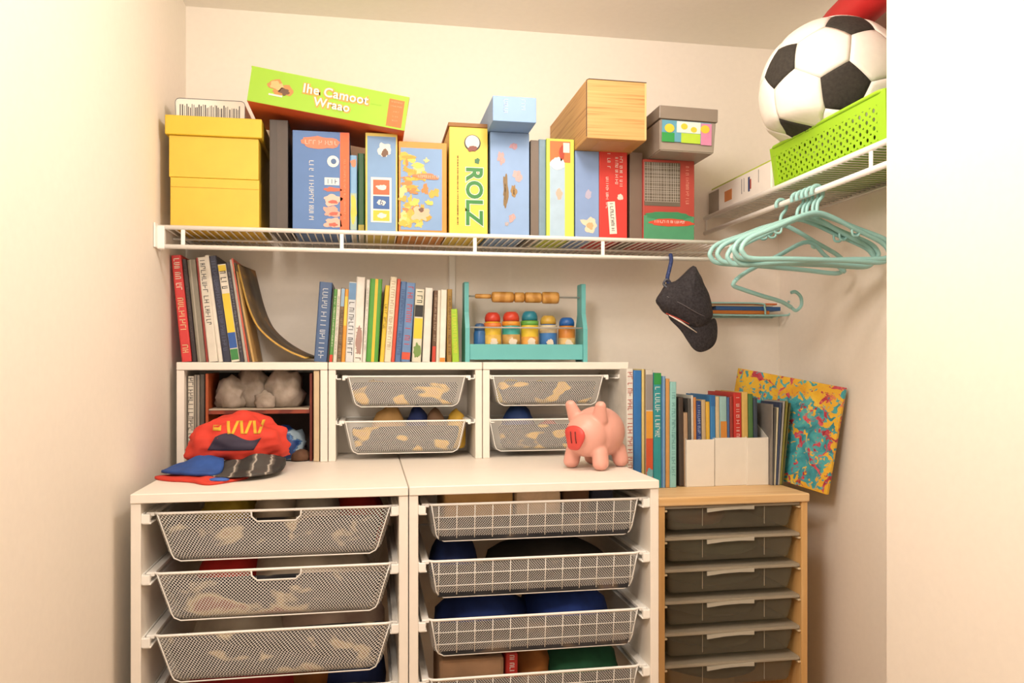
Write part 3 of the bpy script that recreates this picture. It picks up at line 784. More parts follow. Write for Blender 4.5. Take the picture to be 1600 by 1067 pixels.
for u, y, rx, ry, rz, sd, lb in ((362, 0.07, 0.045, 0.05, 0.062, 31, 'crumpled grey paper bundle at the left of the organizer shelf'),
                                 (398, 0.10, 0.05, 0.05, 0.085, 32, 'tall crumpled grey paper bundle at the middle of the organizer shelf'),
                                 (444, 0.08, 0.056, 0.055, 0.08, 33, 'broad crumpled grey paper bundle at the right of the organizer shelf'),
                                 (415, 0.022, 0.03, 0.022, 0.032, 34, 'small crumpled grey paper ball at the front of the organizer shelf')):
    lump(lb, 'paper bundle', 'paper_bundle', W(u, 600, yc + y).x, yc + y, zs, rx, ry, rz, PAPER, sd, amp=0.3, fold=0.3, freq=3.5, flat=0.5)
BLUEP = ramp_mat('blue_bag', [(0.35, '1d3a72'), (0.5, '4f82b4'), (0.62, '23406f'), (0.8, '9fb6c4')], 'wave', 9, 0.5, (0.4, 0.4, 3), 4, 8)
lump('blue and white crinkled bag under the organizer shelf', 'bag', 'crinkled_bag', W(448, 600, yc + 0.06).x, yc + 0.06, ZL + 0.002, 0.06, 0.06, 0.062, BLUEP, 35, fold=0.3, flat=0.6)
lump('dark brown cloth under the organizer shelf', 'cloth', 'folded_cloth', W(480, 600, yc + 0.04).x - 0.02, yc + 0.02, ZL + 0.002, 0.03, 0.025, 0.025, C('6b4a34', 0.8, 30, 0.2), 36)
slab('board', 'thin beige board standing at the right inside the open cubby', 'board', 490, 499, 579, ZL + 0.001, Y2 + 0.006, 0.2, C('dcc6a0', 0.7, 12, 0.08))
# ------------------------------------------------------------------ cartons on the back shelf
def carton(name, label, cat, u0, u1, vt, Y, d, hexc, zb=None, vb=None, bev=0.0015, roll=0.0, rz=0.0, m=None, side=None, group=None):
    x0, x1 = W(u0, 300, Y).x, W(u1, 300, Y).x
    uc = (u0 + u1) / 2
    z0 = W(uc, vb, Y).z if vb is not None else zb
    z1 = W(uc, vt, Y).z
    w, h = x1 - x0, z1 - z0
    t = thing(name, label, cat, ((x0 + x1) / 2, Y, z0), (0, roll, rz), group)
    mobj('carton_body', box(-w / 2, w / 2, 0, d, 0, h, bev, 2), m or C(hexc, 0.5, 18, 0.04), t)
    return t, w, h
ZB = ZS + 0.0035
YF = Y3 + 0.022
E = -0.0003
# yellow shoe boxes
t, w, h = carton('storage_box', 'plain yellow cardboard box at the bottom of the yellow stack', 'box', 266, 405, 279, YF, 0.30, 'f0c53c', ZB)
quad(t, 'lid_seam', C('d9ac2c', 0.6), -w / 2, w / 2, h * 0.80, h * 0.812, E)
zt = ZB + h + 0.0008
t, w, h = carton('storage_box', 'yellow cardboard box with a deep lid, upper one of the yellow stack', 'box', 264, 404, 214, YF, 0.305, 'efc63e', zt)
lidh = W(338, 184, YF).z - zt - h + 0.0
mobj('lid', box(-w / 2 - 0.009, w / 2 + 0.010, -0.009, 0.312, h + 0.0004, h + lidh, 0.0025, 2), C('eac534', 0.5, 18, 0.04), t)
ztl = zt + h + lidh + 0.0006
# white document tray with striped label on the lid
a, b = W(274, 180, YF + 0.05).x, W(383, 180, YF + 0.05).x
t = thing('document_tray', 'white tray with a barcode-striped front lying on the yellow box lid', 'tray', ((a + b) / 2, YF + 0.05, ztl))
w = b - a; h = W(330, 156, YF + 0.05).z - ztl
poly = [(-w / 2, 0), (w / 2, 0)] + [(w / 2 - 0.012 + 0.012 * math.cos(q), h - 0.012 + 0.012 * math.sin(q)) for q in [i * PI / 8 for i in range(5)]] + [(-w / 2 + 0.012 + 0.012 * math.cos(q), h - 0.012 + 0.012 * math.sin(q)) for q in [PI / 2 + i * PI / 8 for i in range(5)]]
mobj('tray_body', prism(bmesh.new(), poly, 0, 0.22), C('eee8dc', 0.5, 20, 0.02), t)
tr_edge = [(-w / 2 + 0.002, -0.001, 0.002)] + [(x, -0.001, z) for x, z in poly[2:][::-1]] + [(w / 2 - 0.001, -0.001, 0.002)]
mobj('edge_line', tube(bmesh.new(), tr_edge, 0.0008, 5), C('5a6470', 0.5), t)
bm = bmesh.new(); rg = random.Random(5); x = -w / 2 + 0.012
while x < w / 2 - 0.014:
    q = rg.uniform(0.0012, 0.0032); bx(bm, x, x + q, -0.0006, 0.0002, h * 0.05, h * rg.uniform(0.6, 0.78)); x += q + rg.uniform(0.0018, 0.004)
mobj('barcode_stripes', bm, C('4a4a4c', 0.6), t)
# dark grey box
t, w, h = carton('board_game', 'dark grey narrow box standing beside the yellow boxes', 'game box', 421, 450, 187, YF + 0.012, 0.28, '4d443c', ZB)
quad(t, 'front_panel', C('5a5048', 0.55), -w * 0.08, w * 0.46, 0.004, h - 0.004, E)
# blue + orange game
t, w, h = carton('board_game', 'blue game box with orange right edge and pink figures', 'game box', 457, 546, 205, YF + 0.004, 0.29, '587fb8', ZB)
quad(t, 'edge_strip', C('ec6a35', 0.5), w * 0.335, w * 0.497, 0.001, h - 0.001, E)
scribble(t, C('f0b088', 0.6), h * 0.6, 0.006, w * 0.415, h * 0.72, E - 0.0006, 11)
splat(t, 'title_patch', C('e8835f', 0.5), w * -0.01, h * 0.885, E, w * 0.36, 3, h * 0.06, rough=0.15)
scribble(t, C('f6d8c4', 0.6), w * 0.55, 0.012, -w * 0.28, h * 0.885, E - 0.0008, 12, vertical=False)
scribble(t, C('f2efe8', 0.6), h * 0.62, 0.013, -w * 0.17, h * 0.70, E, 13)
disc(t, 'globe_emblem', C('f1efe6', 0.5), w * 0.21, h * 0.70, E, w * 0.105, n=16)
disc(t, 'globe_center', C('4f6f9c', 0.5), w * 0.22, h * 0.70, E - 0.0006, w * 0.05, n=12)
quad(t, 'title_panel', C('f1efe6', 0.5), w * 0.06, w * 0.32, h * 0.46, h * 0.535, E)
scribble(t, C('3d5f92', 0.6), w * 0.22, 0.013, w * 0.075, h * 0.497, E - 0.0008, 14, vertical=False)
for i, (fz, cc) in enumerate(((0.415, 'd8694c'), (0.31, 'efc0ac'), (0.19, 'e7a893'), (0.08, 'edb7a2'))):
    splat(t, 'figure_print', C(cc, 0.5), w * 0.19, h * fz, E, w * 0.15, 20 + i, h * (0.022 if i == 0 else 0.055))
    if i: splat(t, 'figure_shade', C('c9604a', 0.5), w * 0.21, h * (fz - 0.02), E - 0.0006, w * 0.08, 30 + i, h * 0.018)
book('slim light blue box-book beside the orange-edged game', 546.5, 558, 0, 243, ZB, YF + 0.006, 0.25, '7eaed6', [(B_, .02, .5, 'a7bfae'), (SP, .9, .05, 'd98a66'), (SP, .3, .2, 'e5cf4e')], cat='book')
book('dark green slim box squeezed behind the light blue one', 559, 570, 0, 240, ZB, YF + 0.03, 0.25, '2e6a38', [(B_, .0, .1, 'c9b53a')], name='slim_box', cat='box')
# blue box with three-square label
t, w, h = carton('board_game', 'blue game box with yellow edges and a label of three squares', 'game box', 571, 621, 208, YF, 0.29, 'e5cf66', ZB)
quad(t, 'front_panel', C('7fa6d2', 0.5, 6, 0.12), -w * 0.44, w * 0.45, 0.002, h * 0.965, E)
splat(t, 'emblem', C('efe9de', 0.5), w * 0.08, h * 0.83, E - 0.0006, w * 0.20, 41, h * 0.065)
splat(t, 'emblem_face', C('7a5a44', 0.5), w * 0.10, h * 0.80, E - 0.0012, w * 0.11, 42, h * 0.035)
quad(t, 'label', C('f3efe6', 0.5), -w * 0.33, w * 0.31, h * 0.095, h * 0.55, E - 0.0006)
for i, (cc, z0, z1) in enumerate((('dd6a41', .375, .525), ('3a66a8', .23, .36), ('eec93c', .11, .215))):
    quad(t, 'label_square', C(cc, 0.5), -w * 0.26, w * 0.25, h * z0, h * z1, E - 0.0012)
    splat(t, 'square_print', C('f0e9dc', 0.5), 0, h * (z0 + z1) / 2, E - 0.0018, w * 0.15, 50 + i, h * 0.025)
letters(t, '6', 0.022, C('2c4f88', 0.5), 0, E - 0.0026, h * 0.295)
# blue and orange splashy box
t, w, h = carton('board_game', 'blue game box with orange frame and yellow splashed picture', 'game box', 623, 698, 222, YF, 0.29, 'e59a44', ZB)
quad(t, 'front_panel', C('86aad6', 0.5, 6, 0.08), -w * 0.46, w * 0.40, h * 0.03, h * 0.93, E)
rg = random.Random(9)
for i in range(60):
    fx = -0.42 + abs(rg.gauss(0, 0.26)); fz = rg.uniform(0.08, 0.88)
    if fx > 0.3: fx = rg.uniform(-0.4, 0.2)
    splat(t, 'splash_print', C(rg.choice(['e9be4a', 'efcf62', 'e2a63c', 'f0d890', 'd98a4a', 'e7b24a']), 0.5), w * fx, h * fz, E - 0.0004 - 0.00002 * i, w * rg.uniform(0.03, 0.13), 60 + i, h * rg.uniform(0.015, 0.055), rough=0.9, n=18)
splat(t, 'title_print', C('e8895c', 0.5), w * 0.08, h * 0.62, E - 0.002, w * 0.26, 91, h * 0.035, rough=0.5)
scribble(t, C('f6d9b8', 0.6), w * 0.4, 0.008, -w * 0.1, h * 0.62, E - 0.0028, 15, vertical=False)
splat(t, 'figure_print', C('efc3a0', 0.5), -w * 0.05, h * 0.2, E - 0.002, w * 0.17, 93, h * 0.08, rough=0.8)
splat(t, 'figure_detail', C('7a5a48', 0.5), -w * 0.03, h * 0.25, E - 0.0028, w * 0.06, 94, h * 0.02, rough=0.8)
# yellow box with green lettering
t, w, h = carton('board_game', 'yellow game box with big green lettering and a brown lid', 'game box', 702, 762, 199, YF, 0.29, 'f2d554', ZB)
mobj('lid', box(-w / 2 - 0.003, w / 2 + 0.003, -0.003, 0.293, h + 0.0003, h + 0.012, 0.001, 1), C('9a6a34', 0.6, 14, 0.1), t)
disc(t, 'round_emblem', C('2c2a26', 0.5), w * 0.10, h * 0.855, E, w * 0.215, n=24)
disc(t, 'emblem_face', C('ece6da', 0.5), w * 0.10, h * 0.86, E - 0.0006, w * 0.185, n=24)
splat(t, 'emblem_detail', C('8a4a38', 0.5), w * 0.11, h * 0.80, E - 0.0012, w * 0.12, 95, h * 0.025)
splat(t, 'dot_print', C('3f7a4c', 0.5), w * 0.22, h * 0.69, E, w * 0.075, 96, h * 0.025)
scribble(t, C('8c3a28', 0.6), h * 0.64, 0.0035, -w * 0.28, h * 0.73, E, 16, wt=0.3)
letters(t, 'ROLZ', 0.068, C('f4f1e4', 0.5), w * 0.13, E - 0.0004, h * 0.36, -PI / 2, 0.0044, 'lettering_outline', 1.02, 0.98)
letters(t, 'ROLZ', 0.068, C('3c8a40', 0.5), w * 0.13, E - 0.0012, h * 0.36, -PI / 2, 0.0022, 'lettering', 1.02, 0.98)
# light blue tall box and the one on top
t, w, h = carton('board_game', 'pale blue tall game box with small brown pictures', 'game box', 766, 827, 207, YF, 0.29, '93b4e0', ZB)
zt_pb = ZB + h + 0.0006
for i, (fx, fz, r1, r2, cc) in enumerate(((.1, .87, .1, .03, 'c99aa6'), (-.22, .75, .1, .06, 'd6a7a4'), (.2, .58, .11, .05, 'd7b2b0'), (-.12, .42, .07, .15, '8f7448'), (.1, .43, .07, .055, 'a5834e'), (.06, .17, .09, .035, 'd0a9a6'), (-.08, .11, .05, .02, 'b9b0b4'))):
    splat(t, 'picture_print', C(cc, 0.5), w * fx, h * fz, E, w * r1, 100 + i, h * r2, rough=0.6)
    scribble(t, C('5a4a3a' if i in (3, 4) else 'f0e6e6', 0.6), h * r2 * 1.1, 0.004, w * fx, h * (fz + r2 * 0.55), E - 0.001, 100 + i)
t, w, h = carton('storage_box', 'small pale blue box lying on top of the pale blue game', 'box', 770, 838, 151, Y3 - 0.085, 0.33, '8cb0de', zt_pb)
scribble(t, C('c3d7ef', 0.6), h * 0.6, 0.012, -w * 0.2, h * 0.88, E, 18); scribble(t, C('c3d7ef', 0.6), h * 0.6, 0.012, w * 0.2, h * 0.9, E, 19)
# narrow boxes
t, w, h = carton('slim_box', 'dark taupe narrow box beside the pale blue game', 'box', 829, 842, 219, YF + 0.01, 0.28, '7d6f62', ZB)
book('dusty blue slim hardback between taupe and lime-edged boxes', 842, 853.5, 0, 218, ZB, YF + 0.006, 0.26, '7f9db0')
t, w, h = carton('board_game', 'pale blue box with lime edges and orange top picture', 'game box', 854, 897, 217, YF, 0.29, 'd7e65a', ZB)
quad(t, 'front_panel', C('b4cfe4', 0.5), -w * 0.38, w * 0.16, h * 0.005, h * 0.80, E)
quad(t, 'picture_panel', C('e07a42', 0.5), -w * 0.38, w * 0.36, h * 0.76, h * 0.975, E - 0.0003)
quad(t, 'picture_detail', C('f2ece0', 0.5), w * 0.10, w * 0.33, h * 0.86, h * 0.96, E - 0.001)
splat(t, 'picture_detail', C('b8452c', 0.5), w * 0.05, h * 0.86, E - 0.0009, w * 0.09, 120, h * 0.07)
splat(t, 'cloud_print', C('e2ebf0', 0.5), -w * 0.1, h * 0.74, E - 0.0009, w * 0.26, 121, h * 0.06, rough=0.2)
splat(t, 'small_print', C('e3b9a6', 0.5), -w * 0.04, h * 0.44, E - 0.0006, w * 0.11, 122, h * 0.055)
t, w, h = carton('board_game', 'plain soft blue game box beneath the bamboo box', 'game box', 899, 936, 236, YF, 0.29, '89a5d4', ZB)
zt_rb = ZB + h + 0.0008
splat(t, 'picture_print', C('efd9bc', 0.5), w * 0.1, h * 0.15, E, w * 0.3, 130, h * 0.075, rough=0.7)
splat(t, 'picture_detail', C('e0b080', 0.5), w * 0.12, h * 0.14, E - 0.0006, w * 0.16, 131, h * 0.04)
splat(t, 'small_print', C('b9b4cc', 0.5), w * 0.05, h * 0.50, E, w * 0.13, 132, h * 0.05)
t, w, h = carton('board_game', 'red game box with white print beneath the bamboo box', 'game box', 936.5, 980, 236, YF, 0.29, 'd93a32', ZB)
scribble(t, M_WINK, h * 0.34, 0.009, w * 0.28, h * 0.94, E, 21); scribble(t, M_WINK, h * 0.30, 0.009, w * 0.12, h * 0.93, E, 22); scribble(t, M_WINK, h * 0.16, 0.010, -w * 0.16, h * 0.97, E, 23)
scribble(t, M_WINK, h * 0.34, 0.008, -w * 0.22, h * 0.70, E, 24)
q = quad(t, 'label', C('ece6da', 0.5), -w * 0.12, w * 0.14, h * 0.05, h * 0.42, E); q.rotation_euler = (0, -0.07, 0)
q2 = scribble(t, M_INK, h * 0.32, 0.010, w * 0.01, h * 0.40, E - 0.0008, 25); q2.rotation_euler = (0, -0.07, 0)
splat(t, 'small_print', C('f0d8cc', 0.5), w * 0.24, h * 0.47, E, w * 0.09, 133, h * 0.035)
t, w, h = carton('slim_box', 'brown-grey narrow box between the red and the red-green game', 'box', 984, 1004, 238, YF + 0.012, 0.28, '7b6658', ZB)
t, w, h = carton('board_game', 'red and green game box with a grid window, at the right shelf end', 'game box', 1005, 1085, 250, YF, 0.26, 'b5443a', ZB)
zt_gb = ZB + h + 0.0008
quad(t, 'window', C('6b5f52', 0.5), -w * 0.48, w * 0.22, h * 0.42, h * 0.965, E)
bm = bmesh.new(); rg = random.Random(4)
for i in range(15):
    x = -w * 0.47 + w * 0.68 * (i + rg.uniform(-.3, .3)) / 15; bx(bm, x, x + 0.0009, E - 0.0012, E - 0.0005, h * 0.48, h * 0.96)
    z = h * 0.48 + h * 0.47 * (i + rg.uniform(-.3, .3)) / 15; bx(bm, -w * 0.47, w * 0.21, E - 0.0012, E - 0.0005, z, z + 0.0009)
mobj('window_grid', bm, C('cfc6ba', 0.5), t)
scribble(t, C('e89a86', 0.6), h * 0.5, 0.010, w * 0.36, h * 0.93, E, 26)
quad(t, 'lower_panel', C('4f9a70', 0.5), -w * 0.49, w * 0.49, h * 0.005, h * 0.30, E)
splat(t, 'green_print', C('3a8a5c', 0.5), 0, h * 0.30, E - 0.0003, w * 0.44, 140, h * 0.05, rough=0.2)
splat(t, 'banner', C('d94f36', 0.5), w * 0.03, h * 0.215, E - 0.0009, w * 0.42, 141, h * 0.05, rough=0.2)
scribble(t, M_WINK, w * 0.6, 0.008, -w * 0.28, h * 0.225, E - 0.0017, 27, vertical=False)
# bamboo-look box
yb_ = 2.235
zbm = max(zt_rb, zt_rb)
x0, x1 = W(917, 170, yb_).x, W(1010, 170, yb_).x; w = x1 - x0; h = W(965, 126, yb_).z - zbm
t = thing('bamboo_box', 'long bamboo-patterned box lying on the blue and red games', 'box', ((x0 + x1) / 2, yb_, zbm))
mobj('box_body', box(-w / 2, w / 2, 0, YB - yb_ - 0.01, 0, h, 0.002, 2), M_CARD, t)
mobj('lid_edge', tube(bmesh.new(), [(-w / 2 - 0.001, -0.001, 0.004), (-w / 2 - 0.001, -0.001, h - 0.004), (-w / 2 + 0.006, -0.001, h), (w / 2, -0.001, h - 0.001)], 0.0011, 5), C('4a3c34', 0.5), t)
quad(t, 'corner_tape', C('e2bc80', 0.6), w * 0.47, w * 0.499, 0.003, h - 0.003, E)
mobj('base_label', box(-w * 0.25, w * 0.3, 0.02, 0.12, -0.0008, 0.0002), C('c99a6a', 0.6), t)
# plastic box with lemon label
yb2 = 2.27
x0, x1 = W(1030, 200, yb2).x, W(1118, 200, yb2).x; w = x1 - x0; h = W(1074, 168, yb2).z - zt_gb
t = thing('plastic_box', 'grey translucent lidded box with a lemon picture label', 'box', ((x0 + x1) / 2, yb2, zt_gb), (0, 0.02, 0))
bm = bmesh.new()
P8 = [bm.verts.new((sx * (w / 2 - (0.004 if z == 0 else 0)), y, z)) for z in (0, h * 0.70) for sx, y in ((-1, 0.004 if z == 0 else 0), (1, 0.004 if z == 0 else 0), (1, 0.26), (-1, 0.26))]
for f in ((0, 1, 2, 3), (4, 5, 6, 7), (0, 1, 5, 4), (1, 2, 6, 5), (2, 3, 7, 6), (3, 0, 4, 7)): bm.faces.new([P8[i] for i in f])
bmesh.ops.bevel(bm, geom=list(bm.edges), offset=0.003, segments=2, affect='EDGES')
mobj('box_body', bm, M_CLEARBOX, t)
mobj('lid', box(-w / 2 - 0.003, w / 2 + 0.004, -0.004, 0.264, h * 0.705, h, 0.002, 2), C('8d8072', 0.4, 10, 0.05), t)
yl = -0.0005
quad(t, 'label_background', C('5fa0b8', 0.5), -w * 0.46, w * 0.40, h * 0.20, h * 0.68, yl)
quad(t, 'label_white', C('eeeade', 0.5), -w * 0.2, w * 0.22, h * 0.42, h * 0.67, yl - 0.0006)
quad(t, 'label_green', C('2f9a4a', 0.5), -w * 0.46, -w * 0.24, h * 0.19, h * 0.40, yl - 0.0006)
quad(t, 'label_lime', C('b6d63a', 0.5), -w * 0.12, w * 0.22, h * 0.19, h * 0.41, yl - 0.0006)
quad(t, 'label_pink', C('d98aae', 0.5), w * 0.23, w * 0.42, h * 0.17, h * 0.66, yl - 0.0006)
for fx, fz, r in ((-.33, .5, .085), (-.07, .56, .06), (.1, .5, .055), (.3, .53, .08)):
    disc(t, 'lemon_print', C('f2c93a', 0.5), w * fx, h * fz, yl - 0.0012, w * r, h * r * 1.15, 16)
# tilted lime game box on top
Yg = Y3 - 0.028
pl, pr = W(385.5, 157.5, Yg), W(632, 205, Yg); pt = W(397, 104, Yg)
roll = math.atan2(-(pr.z - pl.z), pr.x - pl.x)
Lg = math.hypot(pr.x - pl.x, pr.z - pl.z); hg = (pt - pl).length
t = thing('board_game', 'lime green and orange game box lying tilted on top of the other boxes', 'game box', ((pl.x + pr.x) / 2, Yg, (pl.z + pr.z) / 2), (0, roll, 0))
mobj('carton_body', box(-Lg / 2, Lg / 2, 0, 0.27, 0.0, hg, 0.002, 2), C('e2622c', 0.5, 10, 0.06), t)
mobj('front_panel', box(-Lg / 2 + 0.0005, Lg / 2 - 0.0005, -0.001, 0.001, 0.001, hg - 0.0008), C('a0d02a', 0.5, 8, 0.05), t)
mobj('lid_top', box(-Lg / 2 - 0.0008, Lg / 2 + 0.0008, -0.0008, 0.2708, hg - 0.003, hg + 0.0008), C('a4d028', 0.5), t)
quad(t, 'side_panel', C('d9742f', 0.5), Lg * 0.375, Lg * 0.475, hg * 0.06, hg * 0.86, -0.001)
for i, q in enumerate((0.78, 0.66, 0.5, 0.36, 0.24)): scribble(t, C('f2c796', 0.6), Lg * (0.07 if i < 2 else 0.035), 0.004, Lg * (0.39 if i < 2 else 0.41), hg * q, -0.0018, 60 + i, vertical=False)
scribble(t, C('8fc02a', 0.6), Lg * 0.09, 0.004, Lg * 0.235, hg * 0.6, -0.001, 66, vertical=False)
splat(t, 'picture_print', C('c98c46', 0.5), -Lg * 0.31, hg * 0.53, -0.001, Lg * 0.075, 150, hg * 0.22, rough=0.7)
splat(t, 'picture_detail', C('e3b878', 0.5), -Lg * 0.33, hg * 0.58, -0.0016, Lg * 0.035, 151, hg * 0.13, rough=0.7)
splat(t, 'picture_detail', C('6b4a2c', 0.5), -Lg * 0.28, hg * 0.45, -0.0016, Lg * 0.03, 152, hg * 0.09, rough=0.9)
quad(t, 'picture_detail', C('f0e7d6', 0.5), -Lg * 0.375, -Lg * 0.29, hg * 0.28, hg * 0.33, -0.0016)
for s, sz, fx, fz in (('Ihe Camoot', 0.036, 0.035, 0.66), ('Wraao', 0.034, 0.02, 0.34)):
    letters(t, s, sz, C('e9a446', 0.5), Lg * fx + 0.001, -0.0014, hg * fz - 0.001, 0, 0.0034, 'lettering_outline', 1.05)
    letters(t, s, sz, C('f7f1e2', 0.5), Lg * fx, -0.0022, hg * fz, 0, 0.0006, 'lettering', 1.05)
# ------------------------------------------------------------------ teal play crate with bottles
Yt = Y2 + 0.03
TEAL = C('6fc4c4', 0.45, 10, 0.04)
xa_, xb_ = W(727, 550, Yt).x, W(918, 550, Yt).x
t = thing('play_crate', 'teal wooden crate with a beaded roller handle on the cubby top', 'crate', ((xa_ + xb_) / 2, Yt, ZU + 0.0004))
cw = (xb_ - xa_) / 2; ch = W(820, 441, Yt).z - ZU; dC = 0.10
def crate_side(s):
    # profile in (y,z): slim upright above, deep foot below
    prof = [(0, 0), (dC, 0), (dC, ch * 0.42), (dC * 0.78, ch * 0.62), (dC * 0.78, ch - 0.004), (dC * 0.74, ch), (dC * 0.26, ch), (dC * 0.22, ch - 0.004), (dC * 0.22, ch * 0.62), (0, ch * 0.42)]
    bm = bmesh.new()
    x0, x1 = (s * cw, s * (cw - 0.014))
    A = [bm.verts.new((x0, y, z)) for y, z in prof]; B = [bm.verts.new((x1, y, z)) for y, z in prof]
    n = len(prof)
    bm.faces.new(A); bm.faces.new(B)
    for i in range(n): bm.faces.new((A[i], A[(i + 1) % n], B[(i + 1) % n], B[i]))
    return bm
for s in (-1, 1): mobj('side_panel', crate_side(s), TEAL, t)
ph = W(820, 538, Yt).z - ZU
mobj('front_plank', box(-cw + 0.0145, cw - 0.0145, 0.004, 0.014, 0.008, ph, 0.001, 1), TEAL, t)
mobj('back_plank', box(-cw + 0.0145, cw - 0.0145, dC - 0.014, dC - 0.004, 0.008, ph, 0.001, 1), TEAL, t)
mobj('floor_plank', box(-cw + 0.0145, cw - 0.0145, 0.0145, dC - 0.0145, 0.008, 0.016), TEAL, t)
M_ROD = C('b9b4ac', 0.3, 10, 0.03)
zr_ = W(820, 512, Yt).z - ZU; zh_ = W(820, 462, Yt).z - ZU
mobj('guard_rod', tube(bmesh.new(), [(-cw + 0.008, 0.012, zr_), (cw - 0.008, 0.012, zr_)], 0.0026), M_ROD, t, True)
mobj('handle_rod', tube(bmesh.new(), [(-cw + 0.008, dC / 2, zh_), (cw - 0.008, dC / 2, zh_)], 0.003), M_ROD, t, True)
for u0, u1, r in ((742, 767.5, 0.0075), (768, 803, 0.0175), (803.5, 819, 0.0165), (819.5, 846, 0.0172), (846.5, 873, 0.0195)):
    a, b = W(u0, 460, Yt + 0.05).x - (xa_ + xb_) / 2, W(u1, 460, Yt + 0.05).x - (xa_ + xb_) / 2
    L = b - a
    mobj('roller_bead', lathe(bmesh.new(), [(r * 0.6, 0), (r * 0.93, L * 0.04), (r, L * 0.14), (r, L * 0.86), (r * 0.93, L * 0.96), (r * 0.6, L)], 18, 'X', a, dC / 2, zh_ - (0.002 if r > 0.01 else 0)), M_BEAD, t, True)
def bottle(u, vt, wpx, body, bands, cap, label):
    p = W(u, 540, Yt + 0.045); r = (W(u + wpx / 2, 540, Yt + 0.045).x - p.x)
    z0 = ZU + 0.0168; H = W(u, vt, Yt + 0.045).z - z0
    t = thing('paint_bottle', label, 'bottle', (p.x, Yt + 0.05, z0))
    hb = H * 0.80
    mobj('bottle_body', lathe(bmesh.new(), [(r * 0.9, 0), (r, 0.003), (r, hb * 0.86), (r * 0.93, hb * 0.94), (r * 0.8, hb)], 20), C(body, 0.35, 14, 0.05), t, True)
    for f0, f1, cc in bands:
        mobj('label_band', lathe(bmesh.new(), [(r * 0.99, hb * f0), (r + 0.0006, hb * f0 + 0.0002), (r + 0.0006, hb * f1 - 0.0002), (r * 0.99, hb * f1)], 20), C(cc, 0.4, 40, 0.25), t, True)
    if bands:
        bm = bmesh.new()
        splat(t, 'label_picture', C('f0e2cc', 0.5), 0, hb * 0.42, -r - 0.0012, r * 0.42, int(u), r * 0.42, t=0.0005)
    mobj('cap', lathe(bmesh.new(), [(r * 0.9, hb - 0.001), (r * 0.9, hb + H * 0.08), (r * 0.78, hb + H * 0.15), (r * 0.55, hb + H * 0.195), (r * 0.1, H)], 20), C(cap, 0.35, 10, 0.04), t, True)
bottle(750, 505, 19, '3f78b8', (), '4a6a94', 'short blue bottle tucked beside the left side of the teal crate')
bottle(770, 488, 27, 'f0c93c', ((.15, .62, 'eac05a'), (.80, .95, 'e8823c')), 'd9432f', 'yellow bottle with red cap, leftmost of the five in front')
bottle(799, 487, 28, '3fb0aa', ((.28, .62, 'c9a25e'), (.02, .25, '3a7ab8'), (.86, .98, 'efa03a')), 'dd4a30', 'teal bottle with red and orange cap in the teal crate')
bottle(828, 486, 27, 'f2cf3e', ((.12, .55, 'e8a850'), (.86, .98, '6ab04a')), '2a8aa0', 'yellow bottle with teal cap, middle of the five in front')
bottle(857, 493, 27, '3f7fc4', ((.0, .28, '2f66b0'), (.72, .96, 'd8c9a8')), 'd8b04a', 'blue bottle with a gold patterned cap in the teal crate')
bottle(886, 496, 26, 'd98c3a', ((.12, .6, 'd9b878'),), '2a66b4', 'orange bottle with blue cap, rightmost in the teal crate')
